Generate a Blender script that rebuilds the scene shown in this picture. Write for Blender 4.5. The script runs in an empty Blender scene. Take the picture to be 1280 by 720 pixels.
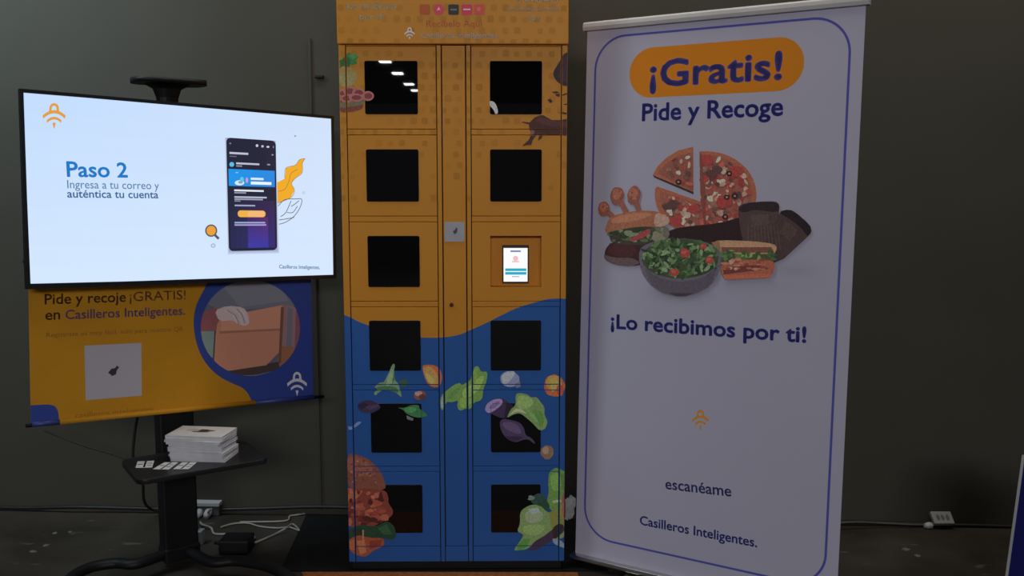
import bpy, math, random
from mathutils import Vector, Matrix
from mathutils.geometry import tessellate_polygon
C = bpy.context.scene.collection
SC = bpy.context.scene

# ------------------------------------------------------------------ camera, world, lights, exposure
F, PITCH, CAMH = 1153.0, 0.1156, 1.44
cd = bpy.data.cameras.new('camera'); cam = bpy.data.objects.new('camera', cd); C.objects.link(cam)
cd.sensor_width = 36.0; cd.lens = 36.0 * F / 1280.0; cd.clip_start = 0.05; cd.clip_end = 200
cam.location = (0, 0, CAMH); cam.rotation_euler = (math.pi / 2 - PITCH, 0, 0)
SC.camera = cam
SC.view_settings.view_transform = 'Standard'; SC.view_settings.look = 'None'
SC.view_settings.exposure = 0.0; SC.view_settings.gamma = 1.0; SC.view_settings.use_curve_mapping = False
SC.render.film_transparent = False
wd = bpy.data.worlds.new('world'); SC.world = wd; wd.use_nodes = True
bgn = wd.node_tree.nodes['Background']; bgn.inputs[0].default_value = (0.92, 0.95, 1.0, 1); bgn.inputs[1].default_value = 0.05

def area(name, loc, aim, sx, sy, watts, col):
    l = bpy.data.lights.new(name, 'AREA'); l.shape = 'RECTANGLE'; l.size = sx; l.size_y = sy
    l.energy = watts; l.color = col
    o = bpy.data.objects.new(name, l); C.objects.link(o); o.location = loc
    o.rotation_euler = (Vector(aim) - Vector(loc)).to_track_quat('-Z', 'Y').to_euler()
    return o
area('hall_lamp_light', (0.5, -8.0, 4.4), (0, 3.3, 0.9), 4.5, 2.0, 445, (1.0, 0.99, 1.0))
area('added_wall_light', (0.0, 3.05, 4.2), (0, 3.95, 2.4), 6.0, 0.3, 72, (1.0, 0.96, 0.84))  # added, no fixture known: grazes the wall so its top is brighter
area('added_left_light', (-3.0, 2.7, 3.3), (-2.3, 3.95, 2.25), 1.2, 0.8, 18, (0.60, 0.84, 1.0)).data.spread = math.radians(95)  # added cool light, source unseen, to lift the left part of the wall

# ------------------------------------------------------------------ helpers
rnd = random.Random(7)
def lin(c):
    return tuple(((v / 255.0) / 12.92 if v / 255.0 <= 0.04045 else ((v / 255.0 + 0.055) / 1.055) ** 2.4) for v in c)
def ray(px, py):
    u = (px - 640) / F; v = (360 - py) / F; c, s = math.cos(PITCH), math.sin(PITCH)
    return Vector((u, c + v * s, -s + v * c))
CAM = Vector((0, 0, CAMH))
def hit(px, py, o, n):
    d = ray(px, py); t = (o - CAM).dot(n) / d.dot(n); return CAM + d * t
def flat(px, py, z=0.0): return hit(px, py, Vector((0, 0, z)), Vector((0, 0, 1)))

class Surf:                      # a flat face in the place: origin, two axes, outward normal
    def __init__(s, o, U, V):
        s.o = Vector(o); s.U = Vector(U).normalized(); s.V = Vector(V).normalized(); s.N = s.U.cross(s.V).normalized()
    def uv(s, px, py):
        p = hit(px, py, s.o, s.N) - s.o; return (p.dot(s.U), p.dot(s.V))
    def w(s, a, b, h=0.0): return s.o + s.U * a + s.V * b + s.N * h

def mat(name, col, rough=0.6, metal=0.0, nscale=6.0, namt=0.12, bump=0.0, bscale=60.0, coat=0.0, spec=0.5):
    m = bpy.data.materials.new(name); m.use_nodes = True; nt = m.node_tree; b = nt.nodes['Principled BSDF']
    b.inputs['Roughness'].default_value = rough; b.inputs['Metallic'].default_value = metal
    b.inputs['Specular IOR Level'].default_value = spec
    if coat: b.inputs['Coat Weight'].default_value = coat
    tc = nt.nodes.new('ShaderNodeTexCoord'); n = nt.nodes.new('ShaderNodeTexNoise'); n.inputs['Scale'].default_value = nscale
    n.inputs['Detail'].default_value = 5
    nt.links.new(tc.outputs['Object'], n.inputs['Vector'])
    r = nt.nodes.new('ShaderNodeValToRGB')
    r.color_ramp.elements[0].position = 0.3; r.color_ramp.elements[1].position = 0.7
    r.color_ramp.elements[0].color = tuple(c * (1 - namt) for c in col) + (1,)
    r.color_ramp.elements[1].color = tuple(min(1, c * (1 + namt)) for c in col) + (1,)
    nt.links.new(n.outputs['Fac'], r.inputs['Fac']); nt.links.new(r.outputs['Color'], b.inputs['Base Color'])
    if bump:
        n2 = nt.nodes.new('ShaderNodeTexNoise'); n2.inputs['Scale'].default_value = bscale; n2.inputs['Detail'].default_value = 4
        bp = nt.nodes.new('ShaderNodeBump'); bp.inputs['Strength'].default_value = bump; bp.inputs['Distance'].default_value = 0.01
        nt.links.new(tc.outputs['Object'], n2.inputs['Vector'])
        nt.links.new(n2.outputs['Fac'], bp.inputs['Height']); nt.links.new(bp.outputs['Normal'], b.inputs['Normal'])
    return m
def ink_mat(name, rough, emit=0.0, mottle=0.0):
    m = bpy.data.materials.new(name); m.use_nodes = True; nt = m.node_tree; b = nt.nodes['Principled BSDF']
    a = nt.nodes.new('ShaderNodeVertexColor'); a.layer_name = 'ink'
    b.inputs['Roughness'].default_value = rough
    if emit:
        b.inputs['Base Color'].default_value = (0.01, 0.01, 0.012, 1); b.inputs['Specular IOR Level'].default_value = 0.2
        nt.links.new(a.outputs['Color'], b.inputs['Emission Color']); b.inputs['Emission Strength'].default_value = emit
    else:
        b.inputs['Specular IOR Level'].default_value = 0.22
        if mottle:                # fine print grain
            tc = nt.nodes.new('ShaderNodeTexCoord'); n = nt.nodes.new('ShaderNodeTexNoise'); n.inputs['Scale'].default_value = 150; n.inputs['Detail'].default_value = 3
            r = nt.nodes.new('ShaderNodeMapRange'); r.inputs[1].default_value = 0.3; r.inputs[2].default_value = 0.7; r.inputs[3].default_value = 1 - mottle; r.inputs[4].default_value = 1 + mottle
            v = nt.nodes.new('ShaderNodeVectorMath'); v.operation = 'SCALE'
            nt.links.new(tc.outputs['Object'], n.inputs['Vector']); nt.links.new(n.outputs['Fac'], r.inputs[0]); nt.links.new(r.outputs[0], v.inputs['Scale'])
            nt.links.new(a.outputs['Color'], v.inputs[0]); nt.links.new(v.outputs[0], b.inputs['Base Color'])
        else:
            nt.links.new(a.outputs['Color'], b.inputs['Base Color'])
    return m

ORANGE = (0.78, 0.315, 0.030); BLUE = (0.035, 0.145, 0.50)
M = dict(
    wall=None, floor=None,
    orange=mat('orange_vinyl', ORANGE, 0.42, 0, 3, 0.07, spec=0.35),
    blue=mat('blue_vinyl', BLUE, 0.42, 0, 3, 0.07, spec=0.35),
    glass=mat('black_window_glass', (0.004, 0.004, 0.005), 0.012, 0, 3, 0.1),
    gap=mat('dark_gap', (0.03, 0.018, 0.012), 0.8),
    black=mat('black_paint', (0.010, 0.010, 0.012), 0.5, 0, 8, 0.15, spec=0.3),
    shelfblack=mat('satin_black', (0.016, 0.016, 0.018), 0.35, 0, 8, 0.15),
    bezel=mat('black_plastic', (0.008, 0.010, 0.016), 0.4),
    sheet=mat('white_banner_film', (0.575, 0.56, 0.71), 0.5, 0, 1.5, 0.03, spec=0.3),
    rail=mat('grey_rail', (0.62, 0.61, 0.62), 0.45, 0, 8, 0.05),
    chrome=mat('brushed_aluminium', (0.62, 0.60, 0.58), 0.28, 1.0, 30, 0.06),
    yellow=mat('yellow_banner_fabric', (0.68, 0.31, 0.014), 0.6, 0, 5, 0.08, 0.15, 9, spec=0.3),
    paper=mat('white_paper', (0.72, 0.72, 0.76), 0.7, 0, 30, 0.05),
    cable=mat('black_cable', (0.012, 0.012, 0.013), 0.5),
    wcable=mat('white_cable', (0.36, 0.34, 0.30), 0.5),
    plate=mat('white_plastic', (0.5, 0.51, 0.53), 0.45),
    mat=mat('black_rubber', (0.008, 0.008, 0.009), 0.75, 0, 20, 0.2, 0.2, 120, spec=0.2),
    carpet=mat('orange_carpet', (0.33, 0.115, 0.036), 0.95, 0, 60, 0.25, 0.4, 300, spec=0.1),
    bluesign=mat('navy_board', (0.009, 0.011, 0.15), 0.45, 0, 3, 0.08),
    edge=mat('pale_edge', (0.55, 0.56, 0.6), 0.5),
    sticker=mat('sticker_paper', (0.50, 0.50, 0.54), 0.5, 0, 30, 0.05),
    plastic=mat('clear_plastic', (0.34, 0.36, 0.36), 0.25, 0, 30, 0.2),
    ink=ink_mat('printed_ink', 0.5), photo=ink_mat('printed_photo_ink', 0.5, 0, 0.17), screen=ink_mat('lit_screen', 0.15, 1.0),
    wood=mat('dark_ceiling', (0.02, 0.02, 0.02), 0.9),
)
# wall: painted olive grey panels, faint mottling
M['wall'] = mat('olive_grey_paint', (0.067, 0.062, 0.049), 0.8, 0, 1.2, 0.10, 0.05, 30, spec=0.2)
# floor: worn dark concrete with pale scuffs
def floor_mat():
    m = bpy.data.materials.new('worn_concrete'); m.use_nodes = True; nt = m.node_tree; b = nt.nodes['Principled BSDF']
    tc = nt.nodes.new('ShaderNodeTexCoord')
    n1 = nt.nodes.new('ShaderNodeTexNoise'); n1.inputs['Scale'].default_value = 3; n1.inputs['Detail'].default_value = 8
    r1 = nt.nodes.new('ShaderNodeValToRGB'); r1.color_ramp.elements[0].color = (0.030, 0.025, 0.020, 1); r1.color_ramp.elements[1].color = (0.068, 0.059, 0.049, 1)
    r1.color_ramp.elements[0].position = 0.35; r1.color_ramp.elements[1].position = 0.7
    mp = nt.nodes.new('ShaderNodeMapping'); mp.inputs['Scale'].default_value = (3.0, 9.0, 1)
    n2 = nt.nodes.new('ShaderNodeTexNoise'); n2.inputs['Scale'].default_value = 2.2; n2.inputs['Detail'].default_value = 3
    r2 = nt.nodes.new('ShaderNodeValToRGB'); r2.color_ramp.elements[0].position = 0.66; r2.color_ramp.elements[1].position = 0.74
    mx = nt.nodes.new('ShaderNodeMixRGB'); mx.inputs[2].default_value = (0.13, 0.12, 0.105, 1)
    L = nt.links.new
    L(tc.outputs['Object'], n1.inputs['Vector']); L(n1.outputs['Fac'], r1.inputs['Fac'])
    L(tc.outputs['Object'], mp.inputs['Vector']); L(mp.outputs['Vector'], n2.inputs['Vector']); L(n2.outputs['Fac'], r2.inputs['Fac'])
    L(r2.outputs['Color'], mx.inputs[0]); L(r1.outputs['Color'], mx.inputs[1]); L(mx.outputs['Color'], b.inputs['Base Color'])
    b.inputs['Roughness'].default_value = 0.75; b.inputs['Specular IOR Level'].default_value = 0.25
    return m
M['floor'] = floor_mat()

class MB:                        # collects solid shapes; build() links them as ONE mesh object
    def __init__(s): s.v = []; s.f = []; s.smooth = []
    def add(s, vs, fs, smooth=False):
        k = len(s.v); s.v += [Vector(p) for p in vs]
        for f in fs: s.f.append([i + k for i in f]); s.smooth.append(smooth)
    def box(s, o, ax, ay, az):   # o = corner, three edge vectors
        o = Vector(o); ax, ay, az = Vector(ax), Vector(ay), Vector(az)
        vs = [o, o + ax, o + ax + ay, o + ay]; vs += [p + az for p in vs]
        fs = [(0, 3, 2, 1), (4, 5, 6, 7), (0, 1, 5, 4), (1, 2, 6, 5), (2, 3, 7, 6), (3, 0, 4, 7)]
        if ax.cross(ay).dot(az) < 0: fs = [f[::-1] for f in fs]
        s.add(vs, fs); return s
    def sbox(s, S, u0, v0, u1, v1, h0, h1):   # box on a Surf
        return s.box(S.w(u0, v0, h0), S.U * (u1 - u0), S.V * (v1 - v0), S.N * (h1 - h0))
    def prism(s, pts, up, smooth=False):      # polygon (world points) swept along up
        n = len(pts); pts = [Vector(p) for p in pts]; up = Vector(up)
        nr = Vector((0, 0, 0))
        for i in range(n): nr += (pts[i] - pts[0]).cross(pts[(i + 1) % n] - pts[0])
        if nr.dot(up) < 0: pts = pts[::-1]
        k = len(s.v); s.v += pts + [p + up for p in pts]
        s.f.append([k + i for i in range(n)][::-1]); s.f.append([k + n + i for i in range(n)]); s.smooth += [False, False]
        for i in range(n):
            j = (i + 1) % n; s.f.append([k + i, k + j, k + n + j, k + n + i]); s.smooth.append(smooth)
        return s
    def tube(s, path, r, seg=10, flatz=1.0):
        path = [Vector(p) for p in path]; k = len(s.v); n = len(path)
        for i, p in enumerate(path):
            t = (path[min(i + 1, n - 1)] - path[max(i - 1, 0)]).normalized()
            a = t.cross(Vector((0, 0, 1)))
            if a.length < 0.05: a = t.cross(Vector((0, 1, 0)))
            a.normalize(); b = a.cross(t).normalized()
            rr = r[i] if isinstance(r, (list, tuple)) else r
            for q in range(seg):
                g = 2 * math.pi * q / seg
                s.v.append(p + a * (math.cos(g) * rr) + b * (math.sin(g) * rr * flatz))
        for i in range(n - 1):
            for q in range(seg):
                q2 = (q + 1) % seg
                s.f.append([k + i * seg + q, k + i * seg + q2, k + (i + 1) * seg + q2, k + (i + 1) * seg + q]); s.smooth.append(True)
        s.f.append([k + q for q in range(seg)][::-1]); s.f.append([k + (n - 1) * seg + q for q in range(seg)]); s.smooth += [False, False]
        return s
    def build(s, name, m, parent=None, bevel=0.0, seg=2):
        base = parent
        while base is not None and base.parent is not None: base = base.parent
        off = Vector(base.location) if base is not None else None
        if off is None:
            xs = [p.x for p in s.v]; ys = [p.y for p in s.v]; zs = [p.z for p in s.v]
            off = Vector(((min(xs) + max(xs)) / 2, (min(ys) + max(ys)) / 2, min(zs)))
        me = bpy.data.meshes.new(name); me.from_pydata([tuple(p - off) for p in s.v], [], s.f)
        me.polygons.foreach_set('use_smooth', s.smooth); me.materials.append(m); me.update()
        o = bpy.data.objects.new(name, me); C.objects.link(o)
        if parent is None: o.location = off
        else: o.parent = parent
        if bevel:
            b = o.modifiers.new('bevel', 'BEVEL'); b.width = bevel; b.segments = seg; b.limit_method = 'ANGLE'; b.angle_limit = math.radians(40)
        return o

def smooth_path(pts, n=8):
    pts = [Vector(p) for p in pts]; out = []
    for i in range(len(pts) - 1):
        p0 = pts[max(i - 1, 0)]; p1 = pts[i]; p2 = pts[i + 1]; p3 = pts[min(i + 2, len(pts) - 1)]
        for k in range(n):
            t = k / n
            out.append(0.5 * ((2 * p1) + (p2 - p0) * t + (2 * p0 - 5 * p1 + 4 * p2 - p3) * t * t + (3 * p1 - p0 - 3 * p2 + p3) * t ** 3))
    out.append(pts[-1]); return out

def tag(o, label, cat, group=None):
    o['label'] = label; o['category'] = cat
    if group: o['group'] = group
    return o
def thing(name, label, cat, loc, group=None):
    o = bpy.data.objects.new(name, None); C.objects.link(o); o.location = Vector(loc); o.empty_display_size = 0.1
    return tag(o, label, cat, group)
def struct(o): o['kind'] = 'structure'; return o

def round_rect(u0, v0, u1, v1, r, n=6):
    pts = []
    for cx, cy, a0 in ((u1 - r, v1 - r, 0), (u0 + r, v1 - r, 90), (u0 + r, v0 + r, 180), (u1 - r, v0 + r, 270)):
        for k in range(n + 1):
            a = math.radians(a0 + 90 * k / n); pts.append((cx + r * math.cos(a), cy + r * math.sin(a)))
    return pts
def ellipse(cx, cy, rx, ry, n=40, a0=0, a1=360):
    return [(cx + rx * math.cos(math.radians(a0 + (a1 - a0) * k / n)), cy + ry * math.sin(math.radians(a0 + (a1 - a0) * k / n))) for k in range(n if a1 - a0 == 360 else n + 1)]

def clip_half(poly, a, b, c):    # keep a*u+b*v<=c
    out = []
    for i in range(len(poly)):
        p, q = poly[i], poly[(i + 1) % len(poly)]; dp = a * p[0] + b * p[1] - c; dq = a * q[0] + b * q[1] - c
        if dp <= 0: out.append(p)
        if dp * dq < 0:
            t = dp / (dp - dq); out.append((p[0] + (q[0] - p[0]) * t, p[1] + (q[1] - p[1]) * t))
    return out
def clip_poly(tri, convex):
    n = len(convex); area2 = sum(convex[i][0] * convex[(i + 1) % n][1] - convex[(i + 1) % n][0] * convex[i][1] for i in range(n))
    sg = 1 if area2 > 0 else -1
    for i in range(n):
        p, q = convex[i], convex[(i + 1) % n]; a = (q[1] - p[1]) * sg; b = -(q[0] - p[0]) * sg
        tri = clip_half(tri, a, b, a * p[0] + b * p[1])
        if len(tri) < 3: return []
    return tri

STEP = 1.2e-5
class Art:                       # flat printed shapes on a Surf, in layers a few microns apart
    def __init__(s, S, E=1.0, h0=0.0002): s.S = S; s.E = E; s.it = []; s.h0 = h0; s.clip = None; s.n = 0; s.soft = 0; s.desat = 0.0
    def col(s, c):
        c = lin(c); g = 0.3 * c[0] + 0.6 * c[1] + 0.1 * c[2]; c = [x + (g - x) * s.desat for x in c]
        return tuple(min(0.95, x / s.E) if s.E < 1 else x / s.E for x in c)
    def uvpoly(s, pts, c, raw=False):
        c = c if raw else s.col(c); s.n += 1; h = s.n
        tris = tessellate_polygon([[Vector((p[0], p[1], 0)) for p in pts]])
        for t in tris:
            T = [pts[i] for i in t]
            if s.clip: T = clip_poly(T, s.clip)
            if len(T) >= 3: s.it.append((T, c, h))
    def poly(s, px, c):
        for _ in range(s.soft if 4 < len(px) < 26 else 0):
            o = []
            for i in range(len(px)):
                p, q = px[i], px[(i + 1) % len(px)]; o += [(p[0] * .78 + q[0] * .22, p[1] * .78 + q[1] * .22), (p[0] * .22 + q[0] * .78, p[1] * .22 + q[1] * .78)]
            px = o
        s.uvpoly([s.S.uv(*p) for p in px], c)
    def ell(s, cx, cy, rx, ry, c, n=28): s.poly(ellipse(cx, cy, rx, ry, n), c)
    def blob(s, cx, cy, rx, ry, c, jit=0.25, n=12, rot=0):
        a = rnd.random() * 6.28; pts = []
        for k in range(n):
            g = a + 6.2832 * k / n; q = 1 + rnd.uniform(-jit, jit)
            x, y = rx * q * math.cos(g), ry * q * math.sin(g)
            pts.append((cx + x * math.cos(rot) - y * math.sin(rot), cy + x * math.sin(rot) + y * math.cos(rot)))
        s.poly(pts, c)
    def line(s, px, w, c, closed=False):
        p = [s.S.uv(*q) for q in px]; s.uvline(p, w, c, closed)
    def uvline(s, p, w, c, closed=False):
        n = len(p); L = []; R = []
        for i in range(n):
            a = p[(i - 1) % n] if (closed or i) else p[i]; b = p[(i + 1) % n] if (closed or i < n - 1) else p[i]
            dx, dy = b[0] - a[0], b[1] - a[1]; d = math.hypot(dx, dy) or 1
            nx, ny = -dy / d * w / 2, dx / d * w / 2
            L.append((p[i][0] + nx, p[i][1] + ny)); R.append((p[i][0] - nx, p[i][1] - ny))
        c = s.col(c); s.n += 1
        for i in range(n if closed else n - 1):
            j = (i + 1) % n; q = [L[i], L[j], R[j], R[i]]
            if s.clip: q = clip_poly(q, s.clip)
            if len(q) >= 3: s.it.append((q, c, s.n))
    def grad(s, px4, c00, c10, c11, c01, nx=8, ny=8):   # quad TL TR BR BL with blended ink
        P = [s.S.uv(*p) for p in px4]
        def bl(a, b): return tuple((P[0][k] * (1 - a) + P[1][k] * a) * (1 - b) + (P[3][k] * (1 - a) + P[2][k] * a) * b for k in (0, 1))
        cs = [s.col(c) for c in (c00, c10, c11, c01)]; s.n += 1
        for i in range(nx):
            for j in range(ny):
                a, b = (i + .5) / nx, (j + .5) / ny
                c = tuple((cs[0][k] * (1 - a) + cs[1][k] * a) * (1 - b) + (cs[3][k] * (1 - a) + cs[2][k] * a) * b for k in range(3))
                q = [bl(i / nx, j / ny), bl((i + 1) / nx, j / ny), bl((i + 1) / nx, (j + 1) / ny), bl(i / nx, (j + 1) / ny)]
                if s.clip: q = clip_poly(q, s.clip)
                if len(q) >= 3: s.it.append((q, c, s.n))
    def emblem(s, cx, cy, w, h, c):  # arch over two arcs and a drop
        def T(x, y): return (cx + x * w, cy - y * h)
        for rx, y0, sag, th in ((0.50, 0.02, 0.20, 0.12), (0.32, -0.16, 0.13, 0.10)):
            up = [T(rx * (2 * k / 14 - 1), y0 + sag * (1 - (2 * k / 14 - 1) ** 2)) for k in range(15)]
            dn = [T(rx * 0.94 * (2 * k / 14 - 1), y0 - th + sag * (1 - (2 * k / 14 - 1) ** 2)) for k in range(15)][::-1]
            s.poly(up + dn, c)
        a = [T(0.205 * math.cos(math.radians(180 - 180 * k / 14)), 0.30 + 0.19 * math.sin(math.radians(180 * k / 14))) for k in range(15)]
        b = [T(0.10 * math.cos(math.radians(180 - 180 * k / 14)), 0.30 + 0.09 * math.sin(math.radians(180 * k / 14))) for k in range(15)]
        s.poly([T(-0.23, 0.13)] + a + [T(0.23, 0.13), T(0.115, 0.17)] + b[::-1] + [T(-0.115, 0.17)], c)
        s.poly([T(-0.075, -0.27), T(0, -0.24), T(0.075, -0.27), T(0.03, -0.42), T(0, -0.5), T(-0.03, -0.42)], c)
    def text(s, st, pl, pr, c, bold=0.0, cap=None):  # baseline from pixel pl to pr; cap = pixel y of the capital tops
        cu = bpy.data.curves.new('type', 'FONT'); cu.body = st; cu.size = 1; cu.resolution_u = 3
        ob = bpy.data.objects.new('type', cu); C.objects.link(ob); dg = bpy.context.evaluated_depsgraph_get(); dg.update()
        ev = ob.evaluated_get(dg); me = ev.to_mesh()
        V = [(v.co.x, v.co.y) for v in me.vertices]; Fs = [list(p.vertices) for p in me.polygons]
        ev.to_mesh_clear(); bpy.data.objects.remove(ob); bpy.data.curves.remove(cu)
        x0 = min(v[0] for v in V); x1 = max(v[0] for v in V)
        A = s.S.uv(*pl); B = s.S.uv(*pr); dx, dy = B[0] - A[0], B[1] - A[1]; L = math.hypot(dx, dy); dx /= L; dy /= L
        sx = L / (x1 - x0); sy = sx
        if cap is not None:
            Cp = s.S.uv(pl[0], cap); sy = ((Cp[0] - A[0]) * -dy + (Cp[1] - A[1]) * dx) / 0.72
        c = s.col(c); s.n += 1
        W = [(A[0] + (x - x0) * sx * dx - y * sy * dy, A[1] + (x - x0) * sx * dy + y * sy * dx) for x, y in V]
        bd = bold * sx * 0.8
        for f in [[W[i] for i in f_] for f_ in Fs]:
          for ox, oy in ([(0, 0)] if not bold else [(0, 0), (bd, 0), (-bd, 0), (0, bd), (0, -bd), (.7 * bd, .7 * bd), (-.7 * bd, .7 * bd), (.7 * bd, -.7 * bd), (-.7 * bd, -.7 * bd)]):
            q = [(p[0] + ox, p[1] + oy) for p in f]
            if s.clip: q = clip_poly(q, s.clip)
            if len(q) >= 3: s.it.append((q, c, s.n))
    def build(s, name, parent, m=None, items=None, h0=None, label=None):
        it = s.it if items is None else items
        if not it: return None
        h0 = s.h0 if h0 is None else h0
        base = parent
        while base.parent is not None: base = base.parent
        off = Vector(base.location); vs = []; fs = []; cs = []
        for T, c, h in it:
            ar = sum(T[i][0] * T[(i + 1) % len(T)][1] - T[(i + 1) % len(T)][0] * T[i][1] for i in range(len(T)))
            if abs(ar) < 1e-9: continue
            if ar < 0: T = T[::-1]
            k = len(vs); vs += [tuple(s.S.w(p[0], p[1], h0 + STEP * h) - off) for p in T]; fs.append(list(range(k, k + len(T)))); cs += [c] * len(T)
        if not fs: return None
        me = bpy.data.meshes.new(name); me.from_pydata(vs, [], fs)
        at = me.color_attributes.new('ink', 'FLOAT_COLOR', 'CORNER')
        buf = []
        for c in cs: buf += [c[0], c[1], c[2], 1.0]
        at.data.foreach_set('color', buf); me.materials.append(m or M['ink']); me.update()
        o = bpy.data.objects.new(name, me); C.objects.link(o); o.parent = parent
        if label: o['label'] = label
        return o
    def clipped(s, convex):
        out = []
        for T, c, h in s.it:
            q = clip_poly(T, convex)
            if len(q) >= 3: out.append((q, c, h))
        return out
def rect(u0, v0, u1, v1): return [(u0, v0), (u1, v0), (u1, v1), (u0, v1)]
#==SETTING==
# ------------------------------------------------------------------ setting: floor, wall, ceiling
wa, wb = flat(0, 637), flat(1280, 659)
wdir = (wb - wa).normalized(); WL = Surf(wa - wdir * 4, wdir, (0, 0, 1))       # wall face, normal towards the hall
LEN = 8 + (wb - wa).length
struct(MB().box((-7, -32, -0.1), (14, 0, 0), (0, 37, 0), (0, 0, 0.1)).build('floor', M['floor']))
struct(MB().sbox(WL, 0, -0.1, LEN, 4.6, -0.15, 0).build('wall_back', M['wall']))
struct(MB().box((-7, -32, 4.6), (14, 0, 0), (0, 37, 0), (0, 0, 0.1)).build('ceiling', M['wood']))
def wallp(px, py, h=0.0):
    p = hit(px, py, WL.o + WL.N * h, WL.N); return p

# lamps of the hall, one row far behind the viewer
for k, (y, nth) in enumerate(((-17.3, 'nearest'), (-19.9, 'second nearest'), (-22.8, 'third nearest'), (-24.8, 'farthest'))):
    lx = -3.2 + 0.0218 * (3.28 - y)
    t = thing('ceiling_light', f'white hall ceiling light, {nth} of the row mirrored in the top left locker window', 'ceiling light', (lx, y, 4.6), 'hall ceiling lights')
    MB().box((lx - .18, y - 0.22, 4.44), (0.36, 0, 0), (0, 0.44, 0), (0, 0, 0.16)).build('housing', M['plate'], t, 0.01)
    em = bpy.data.materials.get('lamp_glow')
    if em is None:
        em = bpy.data.materials.new('lamp_glow'); em.use_nodes = True
        b = em.node_tree.nodes['Principled BSDF']; b.inputs['Emission Color'].default_value = (1, 0.98, 0.95, 1); b.inputs['Emission Strength'].default_value = 60
    MB().box((lx - .14, y - 0.19, 4.425), (0.28, 0, 0), (0, 0.38, 0), (0, 0, 0.015)).build('diffuser', em, t)
#==LOCKER==
# ------------------------------------------------------------------ parcel locker
LY = 0.0111
LK = Surf((-0.6023, 3.2798, 0.0376), (math.cos(LY), math.sin(LY), 0), (0, 0, 1))
LW, LH, LD = 0.795, 1.871, 0.44
EL = 0.29
def lu(px, py): return LK.uv(px, py)[0]
def lv(py): return LK.uv(560, py)[1]
rows = []
v_tops = [57.5, 168.5, 277, 382, 486.5, 589]; v_bots = [160.5, 270, 375.5, 481.5, 583.5, 683]
tops = [lv(y) for y in v_tops]; bots = [lv(y) for y in v_bots]
def mean(*a): return sum(a) / len(a)
pitch = (tops[0] - tops[5]) / 5
hgt = mean(*[tops[i] - bots[i] for i in range(6)])
LU0 = mean(lu(433.6, 110), lu(437.5, 330), lu(438.3, 430)); LU1 = mean(lu(545.8, 110), lu(548, 330), lu(548, 430))
RU0 = mean(lu(589, 110), lu(589.5, 330), lu(591, 640)); RU1 = mean(lu(702, 110), lu(700, 330), lu(699, 640))
CU0 = mean(lu(553, 110), lu(553.5, 330)); CU1 = mean(lu(583, 110), lu(582, 330))
wl0 = mean(lu(455.5, 110), lu(458, 220), lu(460.5, 326), lu(462.5, 430), lu(464.5, 635)); wl1 = mean(lu(522, 110), lu(523.7, 220), lu(525, 326), lu(526, 430), lu(527.6, 635))
wr0 = mean(lu(612, 110), lu(612.6, 220), lu(613, 326), lu(613.5, 430), lu(614, 635)); wr1 = mean(lu(677.8, 110), lu(677, 220), lu(676.5, 326), lu(676, 430), lu(676, 635))
wt = [lv(y) for y in (75.5, 187, 295, 400, 503.6, 605.7)]; wbm = [lv(y) for y in (143, 252.4, 358.5, 462, 565, 665.8)]
wtop = mean(*[tops[i] - wt[i] for i in range(6)]); wh = mean(*[wt[i] - wbm[i] for i in range(6)])
print('locker', pitch, hgt, LU0, LU1, CU0, CU1, RU0, RU1, wl0, wl1, wr0, wr1, wtop, wh)
ROW = [(tops[0] - pitch * i, tops[0] - pitch * i - hgt) for i in range(6)]

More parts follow.
